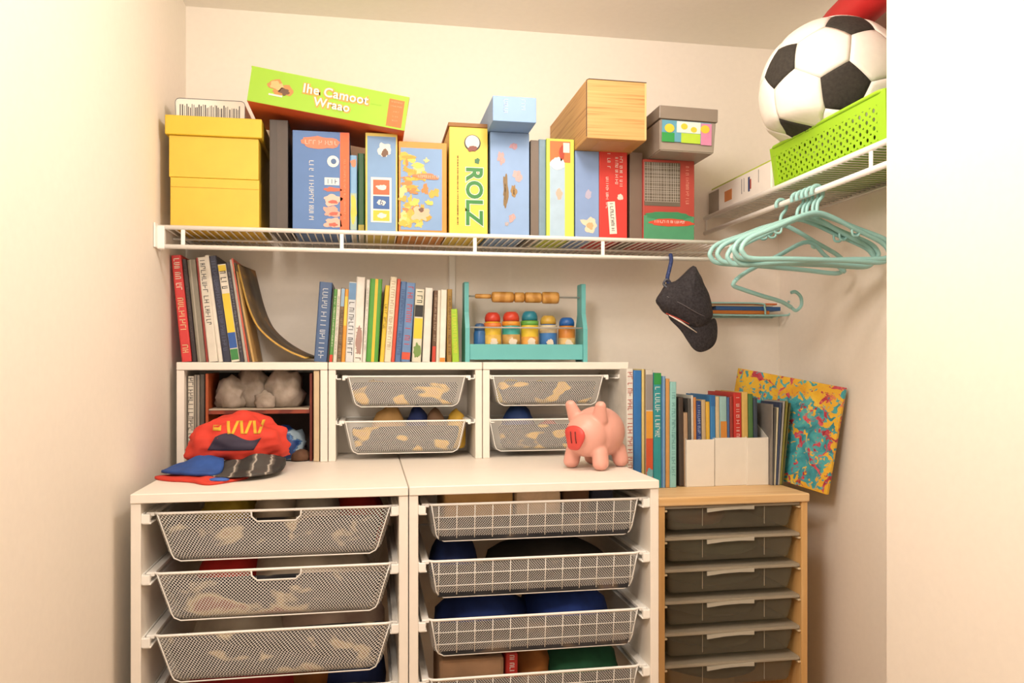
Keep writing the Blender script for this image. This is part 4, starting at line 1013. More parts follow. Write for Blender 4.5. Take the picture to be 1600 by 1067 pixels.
# ------------------------------------------------------------------ piggy bank
def piggy():
    Yp = 2.225
    p = W(930, 700, Yp)
    t = thing('piggy_bank', 'pink piggy bank with a red snout standing on the right white cabinet', 'piggy bank', (p.x, Yp, ZL + 0.0005), (0, 0, math.radians(42)))
    bm = bmesh.new()
    def ell(c, r, rot=None):
        q = bmesh.ops.create_uvsphere(bm, u_segments=28, v_segments=18, radius=1)
        for v in q['verts']:
            w = Vector((v.co.x * r[0], v.co.y * r[1], v.co.z * r[2]))
            if rot: w = rot @ w
            v.co = w + Vector(c)
    # local: snout towards -x
    ell((0.012, 0, 0.098), (0.088, 0.076, 0.074))
    ell((-0.045, 0, 0.093), (0.055, 0.062, 0.062))
    ell((-0.090, 0, 0.092), (0.020, 0.034, 0.034))
    for lx, ly in ((-0.045, -0.044), (-0.045, 0.044), (0.055, -0.044), (0.055, 0.044)):
        for k in range(5):
            f = k / 4; ell((lx * (1 + 0.10 * f), ly * (1 + 0.1 * f), 0.048 - 0.031 * f), (0.024 + 0.001 * f, 0.022 + 0.001 * f, 0.020))
    for s in (-1, 1):
        for k in range(5):
            f = k / 4
            ell((-0.040 - 0.012 * f, s * (0.038 + 0.012 * f), 0.138 + 0.040 * f), (0.019 - 0.006 * f, 0.026 - 0.009 * f, 0.018 - 0.005 * f))
    me = bpy.data.meshes.new('pig_tmp'); bm.to_mesh(me); bm.free()
    o = bpy.data.objects.new('pig_tmp', me); COL.objects.link(o)
    r = o.modifiers.new('r', 'REMESH'); r.mode = 'VOXEL'; r.voxel_size = 0.0032
    s = o.modifiers.new('s', 'SMOOTH'); s.iterations = 9; s.factor = 0.6
    bpy.context.view_layer.update()
    m2 = bpy.data.meshes.new_from_object(o.evaluated_get(bpy.context.evaluated_depsgraph_get()))
    bpy.data.objects.remove(o)
    zmin = min(v.co.z for v in m2.vertices)
    for v in m2.vertices: v.co.z = max(v.co.z - zmin, 0.0)
    m2.name = 'pig_body'
    link('pig_body', m2, C('efae9d', 0.4, 8, 0.03), t, True)
    # red snout disc with two nostril strokes
    poly = [(0.031 * math.cos(a) * (1 + 0.16 * math.sin(3 * a + 0.6)), 0.039 * math.sin(a) * (1 + 0.12 * math.cos(2 * a))) for a in [2 * PI * i / 32 for i in range(32)]]
    sn = mobj('snout', pillow(poly, 0.016, 4), C('d94a42', 0.45, 14, 0.06), t, True, (-0.1085, 0.0, 0.092), (0, 0, -PI / 2))
    for q, x in enumerate((-0.007, 0.008)):
        mobj('nostril', tube(bmesh.new(), [(x, -0.0085, 0.018), (x + 0.002, -0.0095, 0.0), (x + 0.004, -0.0085, -0.014)], 0.0014, 6), C('5a2420', 0.6), sn, True)
    mobj('tail', tube(bmesh.new(), [(0.098, 0, 0.105), (0.106, 0.004, 0.112), (0.108, -0.004, 0.120), (0.102, -0.006, 0.124)], 0.004, 8), C('e59a88', 0.4), t, True)
piggy()
# ------------------------------------------------------------------ heap of clothes on the left cabinet
def drape(name, label, cat, pts, zfun, m, th=0.004, n=26, seed=0, wr=0.008, freq=14, parent=None, loc=None):
    """a cloth patch: (x,y) outline star-shaped round its middle, height from zfun, solid thickness"""
    cx = sum(p[0] for p in pts) / len(pts); cy = sum(p[1] for p in pts) / len(pts)
    O = spline([(x - cx, y - cy, 0) for x, y in pts], 5, True)
    bm = bmesh.new(); R = []
    K = 14
    off = Vector((seed * 5.1, seed * 2.3, 0))
    def hz(x, y, f):
        q = Vector((x, y, 0)) * freq + off
        return zfun(x + cx, y + cy, f) + wr * (abs(noise.noise(q)) * 1.3 + 0.6 * abs(noise.noise(q * 2.3))) * (1 - 0.55 * f)
    for k in range(1, K + 1):
        f = k / K
        R.append([bm.verts.new((p.x * f, p.y * f, hz(p.x * f, p.y * f, f))) for p in O])
    c = bm.verts.new((0, 0, hz(0, 0, 0)))
    m_ = len(O)
    for j in range(m_): bm.faces.new((c, R[0][j], R[0][(j + 1) % m_]))
    for A, B in zip(R, R[1:]):
        for j in range(m_): bm.faces.new((A[j], A[(j + 1) % m_], B[(j + 1) % m_], B[j]))
    base = [bm.verts.new((v.co.x, v.co.y, max(0.0, v.co.z - th))) for v in R[-1]]
    for j in range(m_): bm.faces.new((R[-1][j], R[-1][(j + 1) % m_], base[(j + 1) % m_], base[j]))
    bm.faces.new(base)
    o = mobj(name, bm, m, parent, True, (cx, cy, loc if loc is not None else ZL + 0.0006))
    if label: tag(o, label, cat)
    return o
def gp(u, v, z=0.0): q = WZ(u, v, ZL + z); return (q.x, q.y)
MRED = C('e2412f', 0.75, 20, 0.08, 0.25)
def bump_at(ux, vy, rx, ry, h):
    def f(x, y, e):
        return h * math.exp(-((x - ux) / rx) ** 2 - ((y - vy) / ry) ** 2)
    return f
def XY(u, Y): return (W(u, 740, Y).x, Y)
base_red = drape('red_cloth', 'flat red cloth with a blue spot at the front of the clothes heap', 'cloth', [XY(243, 2.21), XY(262, 2.15), XY(296, 2.12), XY(322, 2.065), XY(350, 2.09), XY(385, 2.16), XY(380, 2.24), XY(300, 2.26)], lambda x, y, e: 0.005 + 0.006 * (1 - e), MRED, 0.006, seed=1, wr=0.006)
sp_ = Vector((XY(340, 2.085)[0], 2.10, 0))
mobj('blue_spot', blob(0.026, 0.018, 0.006, 4, 0.1, 3, 0.3, 2), C('3f66b8', 0.7, 20, 0.2), base_red, True, (sp_.x - base_red.location.x, sp_.y - base_red.location.y, 0.006))
bcx, bcy = XY(308, 2.25)
drape('blue_cloth', 'royal blue crumpled cloth at the left end of the clothes heap', 'cloth', [XY(252, 2.22), XY(290, 2.155), XY(335, 2.14), XY(350, 2.22), XY(340, 2.33), XY(300, 2.33), XY(272, 2.28)], bump_at(bcx + 0.03, bcy, 0.075, 0.08, 0.036), C('2c55a0', 0.75, 18, 0.2, 0.3), 0.010, seed=2, wr=0.012, loc=ZL + 0.014)
GSTR = ramp_mat('grey_stripe_knit', [(0.2, '2f2c2a'), (0.45, '6a645c'), (0.55, 'b9b0a4'), (0.7, '4a4642')], 'wave', 14, 0.8, (0.25, 1.6, 1.6), 2, 1.2)
gcx, gcy = XY(400, 2.25)
drape('striped_garment', 'grey striped knit folded at the front of the clothes heap', 'garment', [XY(318, 2.16), XY(360, 2.11), XY(405, 2.13), XY(437, 2.20), XY(446, 2.30), XY(420, 2.36), XY(360, 2.34), XY(325, 2.27)], bump_at(gcx + 0.01, gcy + 0.04, 0.10, 0.09, 0.036), GSTR, 0.016, seed=3, wr=0.014, freq=10, loc=ZL + 0.012)
red = thing('printed_shirt', 'bright red shirt with yellow lettering crumpled on top of the clothes heap', 'shirt', (XY(378, 2.362)[0], 2.362, ZL + 0.034))
def mound():
    bm = blob(0.142, 0.094, 0.082, 12, 0.30, 1.5, 0.45, 5, 0.10)
    return bm
sh_ = mobj('shirt_body', mound(), MRED, red, True, None, (0, 0, 0.1))
def on_mound(x, z, seed=12):
    # front surface of the mound by ray cast on its own mesh
    me = sh_.data
    from mathutils.bvhtree import BVHTree
    global _bvh
    if '_bvh' not in globals():
        _bvh = BVHTree.FromPolygons([v.co for v in me.vertices], [tuple(p.vertices) for p in me.polygons])
    h = _bvh.ray_cast(Vector((x, -1, z)), Vector((0, 1, 0)))
    return h[0].y if h[0] else None
def wrap(name, m, x0, x1, z0, z1, shape, nx=14, nz=10, off=0.002):
    bm = bmesh.new(); G = {}
    for i in range(nx + 1):
        for j in range(nz + 1):
            a, b = i / nx, j / nz
            x, z = x0 + (x1 - x0) * a, z0 + (z1 - z0) * b
            x, z = shape(x, z, a, b)
            y = on_mound(x, z)
            if y is not None: G[i, j] = bm.verts.new((x, y - off, z))
    for i in range(nx):
        for j in range(nz):
            k = [(i, j), (i + 1, j), (i + 1, j + 1), (i, j + 1)]
            if all(q in G for q in k): bm.faces.new([G[q] for q in k])
    r = bmesh.ops.extrude_face_region(bm, geom=bm.faces[:])
    for v in r['geom']:
        if isinstance(v, bmesh.types.BMVert): v.co.y += off * 0.9
    return mobj(name, bm, m, sh_, True)
wrap('navy_patch', C('3d3548', 0.8, 20, 0.15, 0.3), -0.085, 0.035, 0.030, 0.066, lambda x, z, a, b: (x + 0.02 * b, z + 0.010 * math.sin(a * 6) * b), 16, 8)
for i in range(6):
    x = -0.035 + i * 0.017
    wrap('yellow_letter', C('e9b93a', 0.7, 20, 0.15), x, x + 0.008, 0.074, 0.106, lambda X, z, a, b, i=i: (X + 0.012 * (b - 0.5) * (1 if i % 2 else -0.4), z), 2, 6)
wrap('yellow_letter', C('e9b93a', 0.7, 20, 0.15), -0.072, -0.050, 0.082, 0.096, lambda X, z, a, b: (X, z), 3, 2)
wrap('yellow_letter', C('e9b93a', 0.7, 20, 0.15), -0.052, -0.020, 0.116, 0.121, lambda X, z, a, b: (X, z + 0.006 * a), 4, 1)
# ------------------------------------------------------------------ cap on the shelf lip
def cap_hang():
    Yc = Y3 - 0.02
    def q(pts):
        return [(W(u, v, Yc).x - o.x, W(u, v, Yc).z - o.z) for u, v in pts]
    o = W(1072, 480, Yc)
    t = thing('baseball_cap', 'black baseball cap hanging by its strap from the wire shelf', 'cap', (o.x, Yc, o.z))
    BL = ramp_mat('black_twill', [(0.3, '1e1b1e'), (0.7, '373236')], 'noise', 160, 0.85, detail=2, bump=0.4)
    crown = [(1025, 469), (1033, 455), (1041, 443), (1055, 439), (1068, 428), (1083, 415), (1091, 425), (1098, 440), (1106, 458), (1111, 476), (1113, 492), (1108, 505), (1096, 512), (1085, 514), (1066, 508), (1050, 496), (1037, 488), (1030, 479)]
    cr = mobj('crown', pillow([(p.x, p.z) for p in spline([(x, 0, z) for x, z in q(crown)], 3, True)], 0.085, 7, 0.006, 3), BL, t, True)
    brim = [(1046, 492), (1062, 502), (1084, 511), (1104, 503), (1116, 497), (1122, 502), (1125, 515), (1124, 530), (1117, 541), (1104, 548), (1092, 550), (1082, 545), (1073, 533), (1062, 516), (1048, 500)]
    mobj('brim', pillow([(p.x, p.z) for p in spline([(x, 0, z) for x, z in q(brim)], 3, True)], 0.012, 5, 0.0, 1, 0.5, lambda x, z: -0.012 + 3.5 * (x - 0.02) ** 2 - 0.1 * (z + 0.06)), BL, t, True)
    seam = q([(1037, 464), (1060, 478), (1085, 492), (1110, 498)])
    mobj('seam', tube(bmesh.new(), spline([(seam[0][0], -0.026, seam[0][1]), (seam[1][0], -0.041, seam[1][1]), (seam[2][0], -0.039, seam[2][1]), (seam[3][0], -0.012, seam[3][1])], 5), 0.0012, 6), C('6a6264', 0.7), cr, True)
    edge = q([(1041, 493), (1058, 503), (1084, 520)])
    mobj('trim_edge', tube(bmesh.new(), [(edge[0][0], -0.022, edge[0][1]), (edge[1][0], -0.028, edge[1][1]), (edge[2][0], -0.024, edge[2][1])], [0.0012, 0.003, 0.0012], 6), C('efe6dc', 0.6), cr, True)
    edge = q([(1037, 490), (1055, 499), (1070, 507)])
    mobj('trim_edge', tube(bmesh.new(), [(edge[0][0], -0.02, edge[0][1]), (edge[1][0], -0.03, edge[1][1]), (edge[2][0], -0.034, edge[2][1])], 0.0014, 6), C('c4402f', 0.6), cr, True)
    s = q([(1050, 397), (1048, 408), (1045, 422), (1042, 436), (1046, 446)])
    st = mobj('strap', tube(bmesh.new(), spline([(s[0][0], 0.012, s[0][1])] + [(x, -0.004, z) for x, z in s[1:]], 5), 0.0062, 7), ramp_mat('navy_strap', [(0.4, '1f2f5c'), (0.6, '2b3c70'), (0.75, '9aa4b8')], 'noise', 120, 0.7), t, True)
    loop = q([(1040, 437), (1036, 444), (1041, 450), (1048, 446)])
    mobj('knot', tube(bmesh.new(), spline([(x, -0.012 + 0.006 * (i % 2), z) for i, (x, z) in enumerate(loop)], 4, True), 0.004, 6, True), C('4a4c58', 0.5, 120, 0.5), st, True)
cap_hang()
# ------------------------------------------------------------------ hangers on the right rod
ZROD = ZR - 0.057
def hanger_mesh(kind):
    hw = 0.225
    bm = bmesh.new()
    hook = [(0.017 * math.cos(a), 0, 0.017 * math.sin(a)) for a in [math.radians(-35) + i * math.radians(235) / 14 for i in range(15)]]
    hook = hook[::-1]
    hook = [(-h[0], 0, h[2]) for h in hook]
    # from tip round over the rod, then down the neck
    pts = [(-0.017 * math.cos(math.radians(-30 + k * 17)), 0, 0.017 * math.sin(math.radians(-30 + k * 17))) for k in range(13)]
    neck = [(0.016, 0, -0.012), (0.004, 0, -0.026), (0.0, 0, -0.040), (0.0, 0, -0.056)]
    hk = spline(pts + neck, 2)
    za = -0.056; zs_ = za - 0.085; zb_ = za - 0.128
    frame = [(0, 0, za), (0.05, 0, za - 0.012), (0.12, 0, za - 0.042), (hw - 0.03, 0, zs_ + 0.012), (hw - 0.006, 0, zs_ - 0.012), (hw - 0.008, 0, zb_ + 0.014), (hw - 0.035, 0, zb_),
             (0.08, 0, zb_ + 0.002), (-0.08, 0, zb_ + 0.002), (-hw + 0.035, 0, zb_), (-hw + 0.008, 0, zb_ + 0.014), (-hw + 0.006, 0, zs_ - 0.012), (-hw + 0.03, 0, zs_ + 0.012), (-0.12, 0, za - 0.042), (-0.05, 0, za - 0.012)]
    return hk, spline(frame, 5, True)
hk, fr = hanger_mesh(0)
HMAT = [C('a9dbd6', 0.35, 12, 0.03), C('9fd3d0', 0.35, 12, 0.03), C('b4e0da', 0.35, 12, 0.03)]
def make_hanger(label, y, yaw, sway, hm, first=[None]):
    loc = (XR0, y, ZROD + 0.0085 - 0.017 + 0.0057)
    t = thing('clothes_hanger', label, 'hanger', loc, (0, sway, yaw), 'mint hangers on the right rod')
    if first[0] is None:
        a = mobj('hook', tube(bmesh.new(), hk, 0.0052, 8), HMAT[hm], t, True)
        b = mobj('frame', tube(bmesh.new(), fr, 0.0068, 8, True), HMAT[hm], t, True)
        parts = [a, b]
        for s in (-1, 1):
            parts.append(mobj('strap_notch', tube(bmesh.new(), spline([(s * 0.105, 0, -0.094), (s * 0.108, 0, -0.112), (s * 0.122, 0, -0.114), (s * 0.13, 0, -0.104)], 4), 0.0034, 6), HMAT[hm], t, True))
        first[0] = parts
    else:
        for q in first[0]:
            c = q.copy(); COL.objects.link(c); c.parent = t
    return t
hs = [(2.165, 4, 0.05, 'mint hanger farthest back, its hook standing apart on the rod'),
      (2.075, -9, 0.03, 'mint hanger second from the back of the rod'),
      (2.050, -3, -0.03, 'mint hanger third from the back of the rod'),
      (2.025, 5, 0.02, 'mint hanger fourth from the back of the rod'),
      (2.000, -6, -0.05, 'mint hanger second from the front of the rod'),
      (1.975, 2, 0.0, 'mint hanger frontmost on the rod')]
for i, (y, a, s, lb) in enumerate(hs): make_hanger(lb, y, math.radians(a), s, i % 3)
# ------------------------------------------------------------------ wire book rack on the back wall
def rack():
    Yr = YB - 0.075
    a, b = W(1085, 480, Yr), W(1222, 480, Yr)
    z = W(1150, 492, Yr).z
    t = thing('wire_book_rack', 'mint wire rack with a curled end fixed to the back wall behind the cap', 'rack', (a.x, YB, z))
    L = b.x - a.x; yf = Yr - YB
    zt = W(1150, 474, Yr).z - z
    mobj('front_wire', tube(bmesh.new(), spline([(0, -0.004, 0), (0.004, yf + 0.01, 0), (0.03, yf, 0), (L * 0.5, yf, -0.001), (L, yf, 0.0), (L + 0.03, yf, 0.006), (L + 0.048, yf, 0.024), (L + 0.042, yf, 0.045), (L + 0.022, yf, 0.050)], 6), 0.0036, 7), M_MINT, t, True)
    mobj('back_wire', tube(bmesh.new(), [(0, -0.005, -0.004), (L, -0.005, -0.004)], 0.0032, 7), M_MINT, t, True)
    mobj('upper_wire', tube(bmesh.new(), spline([(0, -0.004, zt), (0.004, yf + 0.008, zt), (0.02, yf - 0.004, zt), (L * 0.72, yf - 0.004, zt + 0.001), (L * 0.79, yf - 0.004, zt - 0.012), (L * 0.80, yf - 0.003, 0.002)], 5), 0.0032, 7), M_MINT, t, True)
    for f in (0.1, 0.4, 0.7, 0.98): mobj('base_wire', tube(bmesh.new(), [(L * f, yf, -0.001), (L * f, -0.004, -0.003)], 0.0028, 6), M_MINT, t, True)
    q = z + 0.004
    for k, (x0, x1, h, hx, lb) in enumerate(((0.01, 0.86, 0.012, 'c9772f', 'orange-brown flat book at the bottom of the wire rack'), (0.25, 0.99, 0.014, '2f5c94', 'blue flat book in the wire rack'), (0.0, 0.9, 0.005, 'e0c9a4', 'cream thin booklet in the wire rack'), (0.02, 0.95, 0.006, 'd9743a', 'orange thin booklet on top in the wire rack'))):
        bt = thing('book', lb, 'book', (a.x + L * (x0 + x1) / 2, Yr + 0.004, q), (0, 0, 0), 'flat books in the wire rack')
        w = L * (x1 - x0) / 2
        mobj('cover', box(-w, w, 0.0, 0.062, 0, h, 0.0008, 1), C(hx, 0.5), bt)
        mobj('page_block', box(-w + 0.002, w + 0.0006, 0.002, 0.06, 0.0012, h - 0.0012), M_PAGES, bt)
        q += h + 0.0006
rack()
# loose hanger with its hook pointing down at the rack
p0 = W(1128, 432, 2.12)
lt = thing('clothes_hanger', 'mint hanger dangling upside down below the others, hook pointing down', 'hanger', W(1243, 470, 2.2), (0, 0, 0))
def lp(u, v, Y): return W(u, v, Y) - lt.location
pp = [lp(1150, 437, 2.13), lp(1146, 446, 2.14), lp(1160, 452, 2.15), lp(1190, 462, 2.17), lp(1220, 471, 2.19), lp(1236, 480, 2.20)]
mobj('frame', tube(bmesh.new(), spline(pp, 6), 0.0062, 8), M_MINT, lt, True)
pp = [lp(1236, 480, 2.20), lp(1244, 485, 2.2), lp(1252, 477, 2.2), lp(1251, 464, 2.2), lp(1243, 456, 2.2), lp(1236, 457, 2.2)]
mobj('hook', tube(bmesh.new(), spline(pp, 6), 0.0052, 8), M_MINT, lt, True)
pp = [lp(1150, 437, 2.13), lp(1168, 424, 2.13), lp(1215, 400, 2.12), lp(1262, 378, 2.10), lp(1290, 400, 2.12), lp(1320, 425, 2.13)]
mobj('frame_arm', tube(bmesh.new(), spline(pp, 6), 0.0062, 8), M_MINT, lt, True)
# ------------------------------------------------------------------ right shelf: white box, lime basket, football, red roll
ya, yb3 = WX(1205, 280, XR0 + 0.012).y, YB - 0.015
zbx = ZR + 0.0035
t = thing('product_box', 'white flat product box at the back of the right shelf', 'box', (XR0 + 0.012, ya, zbx))
hb = WX(1200, 253, XR0 + 0.012).z - zbx
mobj('box_body', box(0, 0.21, 0, yb3 - ya, 0, hb, 0.004, 2), C('efe9df', 0.45, 12, 0.02), t)
Lb = yb3 - ya
def side_patch(name, m, y0, y1, z0, z1):
    mobj(name, box(-0.0007, 0.0002, y0, y1, z0, z1), m, t)
side_patch('picture_print', C('d98a4a', 0.5), Lb * 0.58, Lb * 0.70, hb * 0.28, hb * 0.68)
side_patch('print_bar', C('57575c', 0.5), Lb * 0.42, Lb * 0.425, hb * 0.3, hb * 0.85); side_patch('print_bar', C('8a8a8c', 0.5), Lb * 0.385, Lb * 0.39, hb * 0.35, hb * 0.85)
side_patch('print_bar', C('3a4a78', 0.5), Lb * 0.30, Lb * 0.325, hb * 0.28, hb * 0.8); side_patch('print_bar', C('b8563f', 0.5), Lb * 0.28, Lb * 0.297, hb * 0.35, hb * 0.7)
side_patch('print_bar', C('77777a', 0.5), Lb * 0.17, Lb * 0.175, hb * 0.45, hb * 0.9)
side_patch('grey_panel', C('a49a8c', 0.5), Lb * 0.80, Lb * 0.98, hb * 0.03, hb * 0.9)
mobj('lime_lid', box(0.004, 0.20, 0.02, Lb - 0.02, hb + 0.0002, hb + 0.006, 0.002, 1), C('c9d94a', 0.5), t)
# lime basket with round holes
def lime_basket():
    LM = C('a9dc2c', 0.4, 8, 0.04)
    y0, y1 = YJ + 0.15, WX(1203, 250, XR0 + 0.008).y
    X0, X1 = XR0 + 0.008, XR - 0.006
    H = 0.122; tp = 0.012
    t = thing('plastic_basket', 'lime green plastic basket with round holes on the right shelf', 'basket', ((X0 + X1) / 2, (y0 + y1) / 2, zbx))
    hx, hy = (X1 - X0) / 2, (y1 - y0) / 2
    def wall(A, B, n, rows):
        """A,B: foot corners (x,y) going round; the wall leans out by tp to the rim"""
        bm = bmesh.new(); A = Vector(A); B = Vector(B); d = B - A; L = d.length; d = d / L; nr = Vector((d.y, -d.x))
        def P(s, z):
            e = z / H
            k = (s / L - 0.5) * 2
            q = A + d * (s + k * tp * e) + nr * tp * e
            return (q.x, q.y, z)
        z0, z1 = H * 0.10, H * 0.78
        def strip(s0, s1, a, b): bm.faces.new([bm.verts.new(P(*c)) for c in ((s0, a), (s1, a), (s1, b), (s0, b))])
        mg = 0.03
        strip(0, L, 0, z0); strip(0, L, z1, H); strip(0, mg, z0, z1); strip(L - mg, L, z0, z1)
        cw_, ch_ = (L - 2 * mg) / n, (z1 - z0) / rows
        for i in range(n):
            for j in range(rows):
                cx, cz = mg + (i + 0.5) * cw_, z0 + (j + 0.5) * ch_
                r = 0.0052; K = 16; outer = []; inner = []
                for k in range(K):
                    a = 2 * PI * k / K + PI / K; c, s = math.cos(a), math.sin(a)
                    q = max(abs(c), abs(s))
                    outer.append(bm.verts.new(P(cx + c / q * cw_ / 2, cz + s / q * ch_ / 2))); inner.append(bm.verts.new(P(cx + r * c, cz + r * s)))
                for k in range(K): bm.faces.new((outer[k], outer[(k + 1) % K], inner[(k + 1) % K], inner[k]))
                # corners of the cell
                for sx, sz in ((1, 1), (-1, 1), (-1, -1), (1, -1)):
                    pass
        bmesh.ops.remove_doubles(bm, verts=bm.verts, dist=1e-5)
        return bm
    cs = [(-hx + tp, -hy + tp), (hx - tp, -hy + tp), (hx - tp, hy - tp), (-hx + tp, hy - tp)]
    for i in range(4):
        L = (Vector(cs[(i + 1) % 4]) - Vector(cs[i])).length
        o = mobj('side_wall', wall(cs[i], cs[(i + 1) % 4], max(3, int((L - 0.06) / 0.026)), 4), LM, t)
        md = o.modifiers.new('thickness', 'SOLIDIFY'); md.thickness = 0.0022
    mobj('basket_floor', box(-hx + tp, hx - tp, -hy + tp, hy - tp, 0, 0.003), LM, t)
    mobj('rim', tube(bmesh.new(), [(x, y, H) for x, y in rrect(2 * hx, 2 * hy, 0.03, 6)], 0.0052, 8, True), LM, t, True)
    return y0, y1, H
gy0, gy1, gH = lime_basket()
def football():
    Rb = 0.196
    cX = 1.277; a, b, c = ray(1299, 142); k = cX / a
    ctr = Vector((cX, b * k, CZ + c * k))
    t = thing('football', 'large soft black and white football resting on the lime basket', 'ball', ctr - Vector((0, 0, Rb)))
    ph = (1 + 5 ** 0.5) / 2
    V = []
    for x, y, z in ((0, 1, 3 * ph), (1, 2 + ph, 2 * ph), (ph, 2, 2 * ph + 1)):
        for sx in (-1, 1):
            for sy in (-1, 1):
                for sz in (-1, 1):
                    for k in range(3):
                        q = [(x * sx), (y * sy), (z * sz)]
                        q = q[k:] + q[:k]
                        v = Vector(q).normalized()
                        if not any((v - w).length < 1e-4 for w in V): V.append(v)
    el = min((V[0] - w).length for w in V[1:])
    NB = [[j for j in range(60) if j != i and (V[i] - V[j]).length < el * 1.1] for i in range(60)]
    def cyc(n):
        out = []
        for i in range(60):
            st = [[i, j] for j in NB[i]]
            while st:
                p = st.pop()
                if len(p) == n:
                    if i in NB[p[-1]] and i == min(p): out.append(p)
                    continue
                for k in NB[p[-1]]:
                    if k not in p: st.append(p + [k])
        res = {}
        for p in out: res[frozenset(p)] = p
        return list(res.values())
    pent = cyc(5); hexa = [p for p in cyc(6)]
    # orientation so that black patches fall where the photograph shows them
    pc = [(sum((V[i] for i in p), Vector()) / 5).normalized() for p in pent]
    tocam = (Vector((0, 0, CZ)) - ctr).normalized(); rt = Vector((0, 0, 1)).cross(tocam).normalized(); up = tocam.cross(rt)
    tg = []
    for x, y in ((0.17, 0.02), (0.42, 0.80), (-0.62, 0.18), (-0.60, -0.56)):
        z = math.sqrt(max(0.0, 1 - x * x - y * y)); tg.append((rt * x + up * y + tocam * z).normalized())
    q0 = pc[0].rotation_difference(tg[0]).to_matrix(); best = (-9, None)
    for dg in range(0, 360, 2):
        M3 = Matrix.Rotation(math.radians(dg), 3, tg[0]) @ q0
        PR = [M3 @ c for c in pc]
        sc = sum(max(c.dot(t_) for c in PR) for t_ in tg)
        if sc > best[0]: best = (sc, M3)
    rotm = best[1]
    rimz = zbx + gH - (ctr.z - Rb); xmin = XR0 + 0.008 + 0.011 - ctr.x; ymax = gy1 - 0.012 - ctr.y
    def squash(p):
        e = min(1.0, max(0.0, (rimz + 0.030 - p.z) / 0.045)); e = e * e * (3 - 2 * e)
        lo = xmin + 0.012 * max(0.0, rimz - p.z) / gH
        if p.x < lo: p.x += (lo - p.x) * e
        if p.y > ymax: p.y += (ymax - p.y) * e
        return p
    BK = ramp_mat('black_felt', [(0.3, '2c2822'), (0.7, '3a352e')], 'noise', 120, 0.9, bump=0.2); WH = C('f1ebe0', 0.7, 60, 0.02, 0.1)
    for fs, m, nm in ((pent, BK, 'black_panel'), (hexa, WH, 'white_panel')):
        for p in fs:
            pts = [V[i] for i in p]; c = sum(pts, Vector()) / len(pts)
            bm = bmesh.new(); n = len(pts); K = 6
            def surf(d, e):
                r = Rb * (1.0 - 0.016 * max(0, e) ** 6)
                return squash(rotm @ (d.normalized() * r) + Vector((0, 0, Rb)))
            cv = bm.verts.new(surf(c, 0)); rings = []
            for s in range(1, K + 1):
                f = s / K; ring = []
                for i in range(n):
                    for u in range(4):
                        q = pts[i].lerp(pts[(i + 1) % n], u / 4)
                        ring.append(bm.verts.new(surf(c.lerp(q, f * 0.993), f)))
                rings.append(ring)
            m_ = len(rings[0])
            for j in range(m_): bm.faces.new((cv, rings[0][j], rings[0][(j + 1) % m_]))
            for A, B in zip(rings, rings[1:]):
                for j in range(m_): bm.faces.new((A[j], A[(j + 1) % m_], B[(j + 1) % m_], B[j]))
            inn = [bm.verts.new(Vector((0, 0, Rb)) + (v.co - Vector((0, 0, Rb))) * 0.97) for v in rings[-1]]
            for j in range(m_): bm.faces.new((rings[-1][j], rings[-1][(j + 1) % m_], inn[(j + 1) % m_], inn[j]))
            mobj(nm, bm, m, t, True)
    return ctr, Rb
bc, bR = football()
# red padded roll resting on the ball
a = Vector((1.395, 2.22, CZ + 1.005)); b = Vector((1.335, 1.62, CZ + 1.03))
t = thing('padded_roll', 'red padded roll lying above the football at the top right', 'roll', a)
d = (b - a); L = d.length
prof = [(0.012, -0.012), (0.04, -0.008), (0.054, 0.004), (0.058, 0.03), (0.060, L * 0.5), (0.058, L - 0.03), (0.05, L - 0.003), (0.012, L)]
bm = lathe(bmesh.new(), prof, 24, 'Z')
rq = d.to_track_quat('Z', 'Y')
for v in bm.verts: v.co = rq @ v.co
mobj('roll_body', bm, C('d8282a', 0.5, 10, 0.08, 0.1), t, True)
mobj('end_seam', tube(bmesh.new(), [rq @ Vector((0.0545 * math.cos(q), 0.0545 * math.sin(q), 0.004)) for q in [2 * PI * i / 28 for i in range(28)]], 0.0015, 6, True), C('8f1a1c', 0.6), t, True)
# pale green lid inside the basket, near end
bm = pillow([(0.10 * math.cos(q), 0.05 * math.sin(q)) for q in [2 * PI * i / 24 for i in range(24)]], 0.05, 5)
pg = WX(1376, 118, 1.30)
o = mobj('green_pouch', bm, C('8fcf7a', 0.6, 14, 0.08), None, True, (1.30, YJ + 0.245, zbx + gH - 0.03), (0.35, 0, PI / 2))
tag(o, 'pale green pouch at the near end of the lime basket', 'pouch')
# ------------------------------------------------------------------ pine cabinet with clear trays
px0, px1 = W(1031, 780, YW).x - 0.004, W(1262, 775, YW).x
t = thing('pine_cabinet', 'pine cabinet with clear plastic trays at the right', 'cabinet', ((px0 + px1) / 2, YW, 0))
ph_ = (px1 - px0) / 2; DP = YB - YW - 0.006
mobj('top_board', box(-ph_ - 0.002, ph_ + 0.004, -0.006, DP, ZP - 0.026, ZP, 0.004, 2), M_WOODTOP, t)
for s in (-1, 1): mobj('side_panel', box(min(s * ph_, s * (ph_ - 0.02)), max(s * ph_, s * (ph_ - 0.02)), 0, DP, 0, ZP - 0.0265, 0.0015, 1), M_WOOD, t)
mobj('back_panel', box(-ph_ + 0.02, ph_ - 0.02, DP - 0.008, DP, 0.02, ZP - 0.027), M_WOOD, t)
TR = [CZ - 0.431 - i * 0.0945 for i in range(6)]
for z in TR:
    for s in (-1, 1):
        xw = s * (ph_ - 0.02)
        mobj('runner_groove', box(min(xw, xw - s * 0.009), max(xw, xw - s * 0.009), 0.004, DP - 0.012, z - 0.014, z - 0.0085, 0.001, 1), C('f0d9b0', 0.5), t)
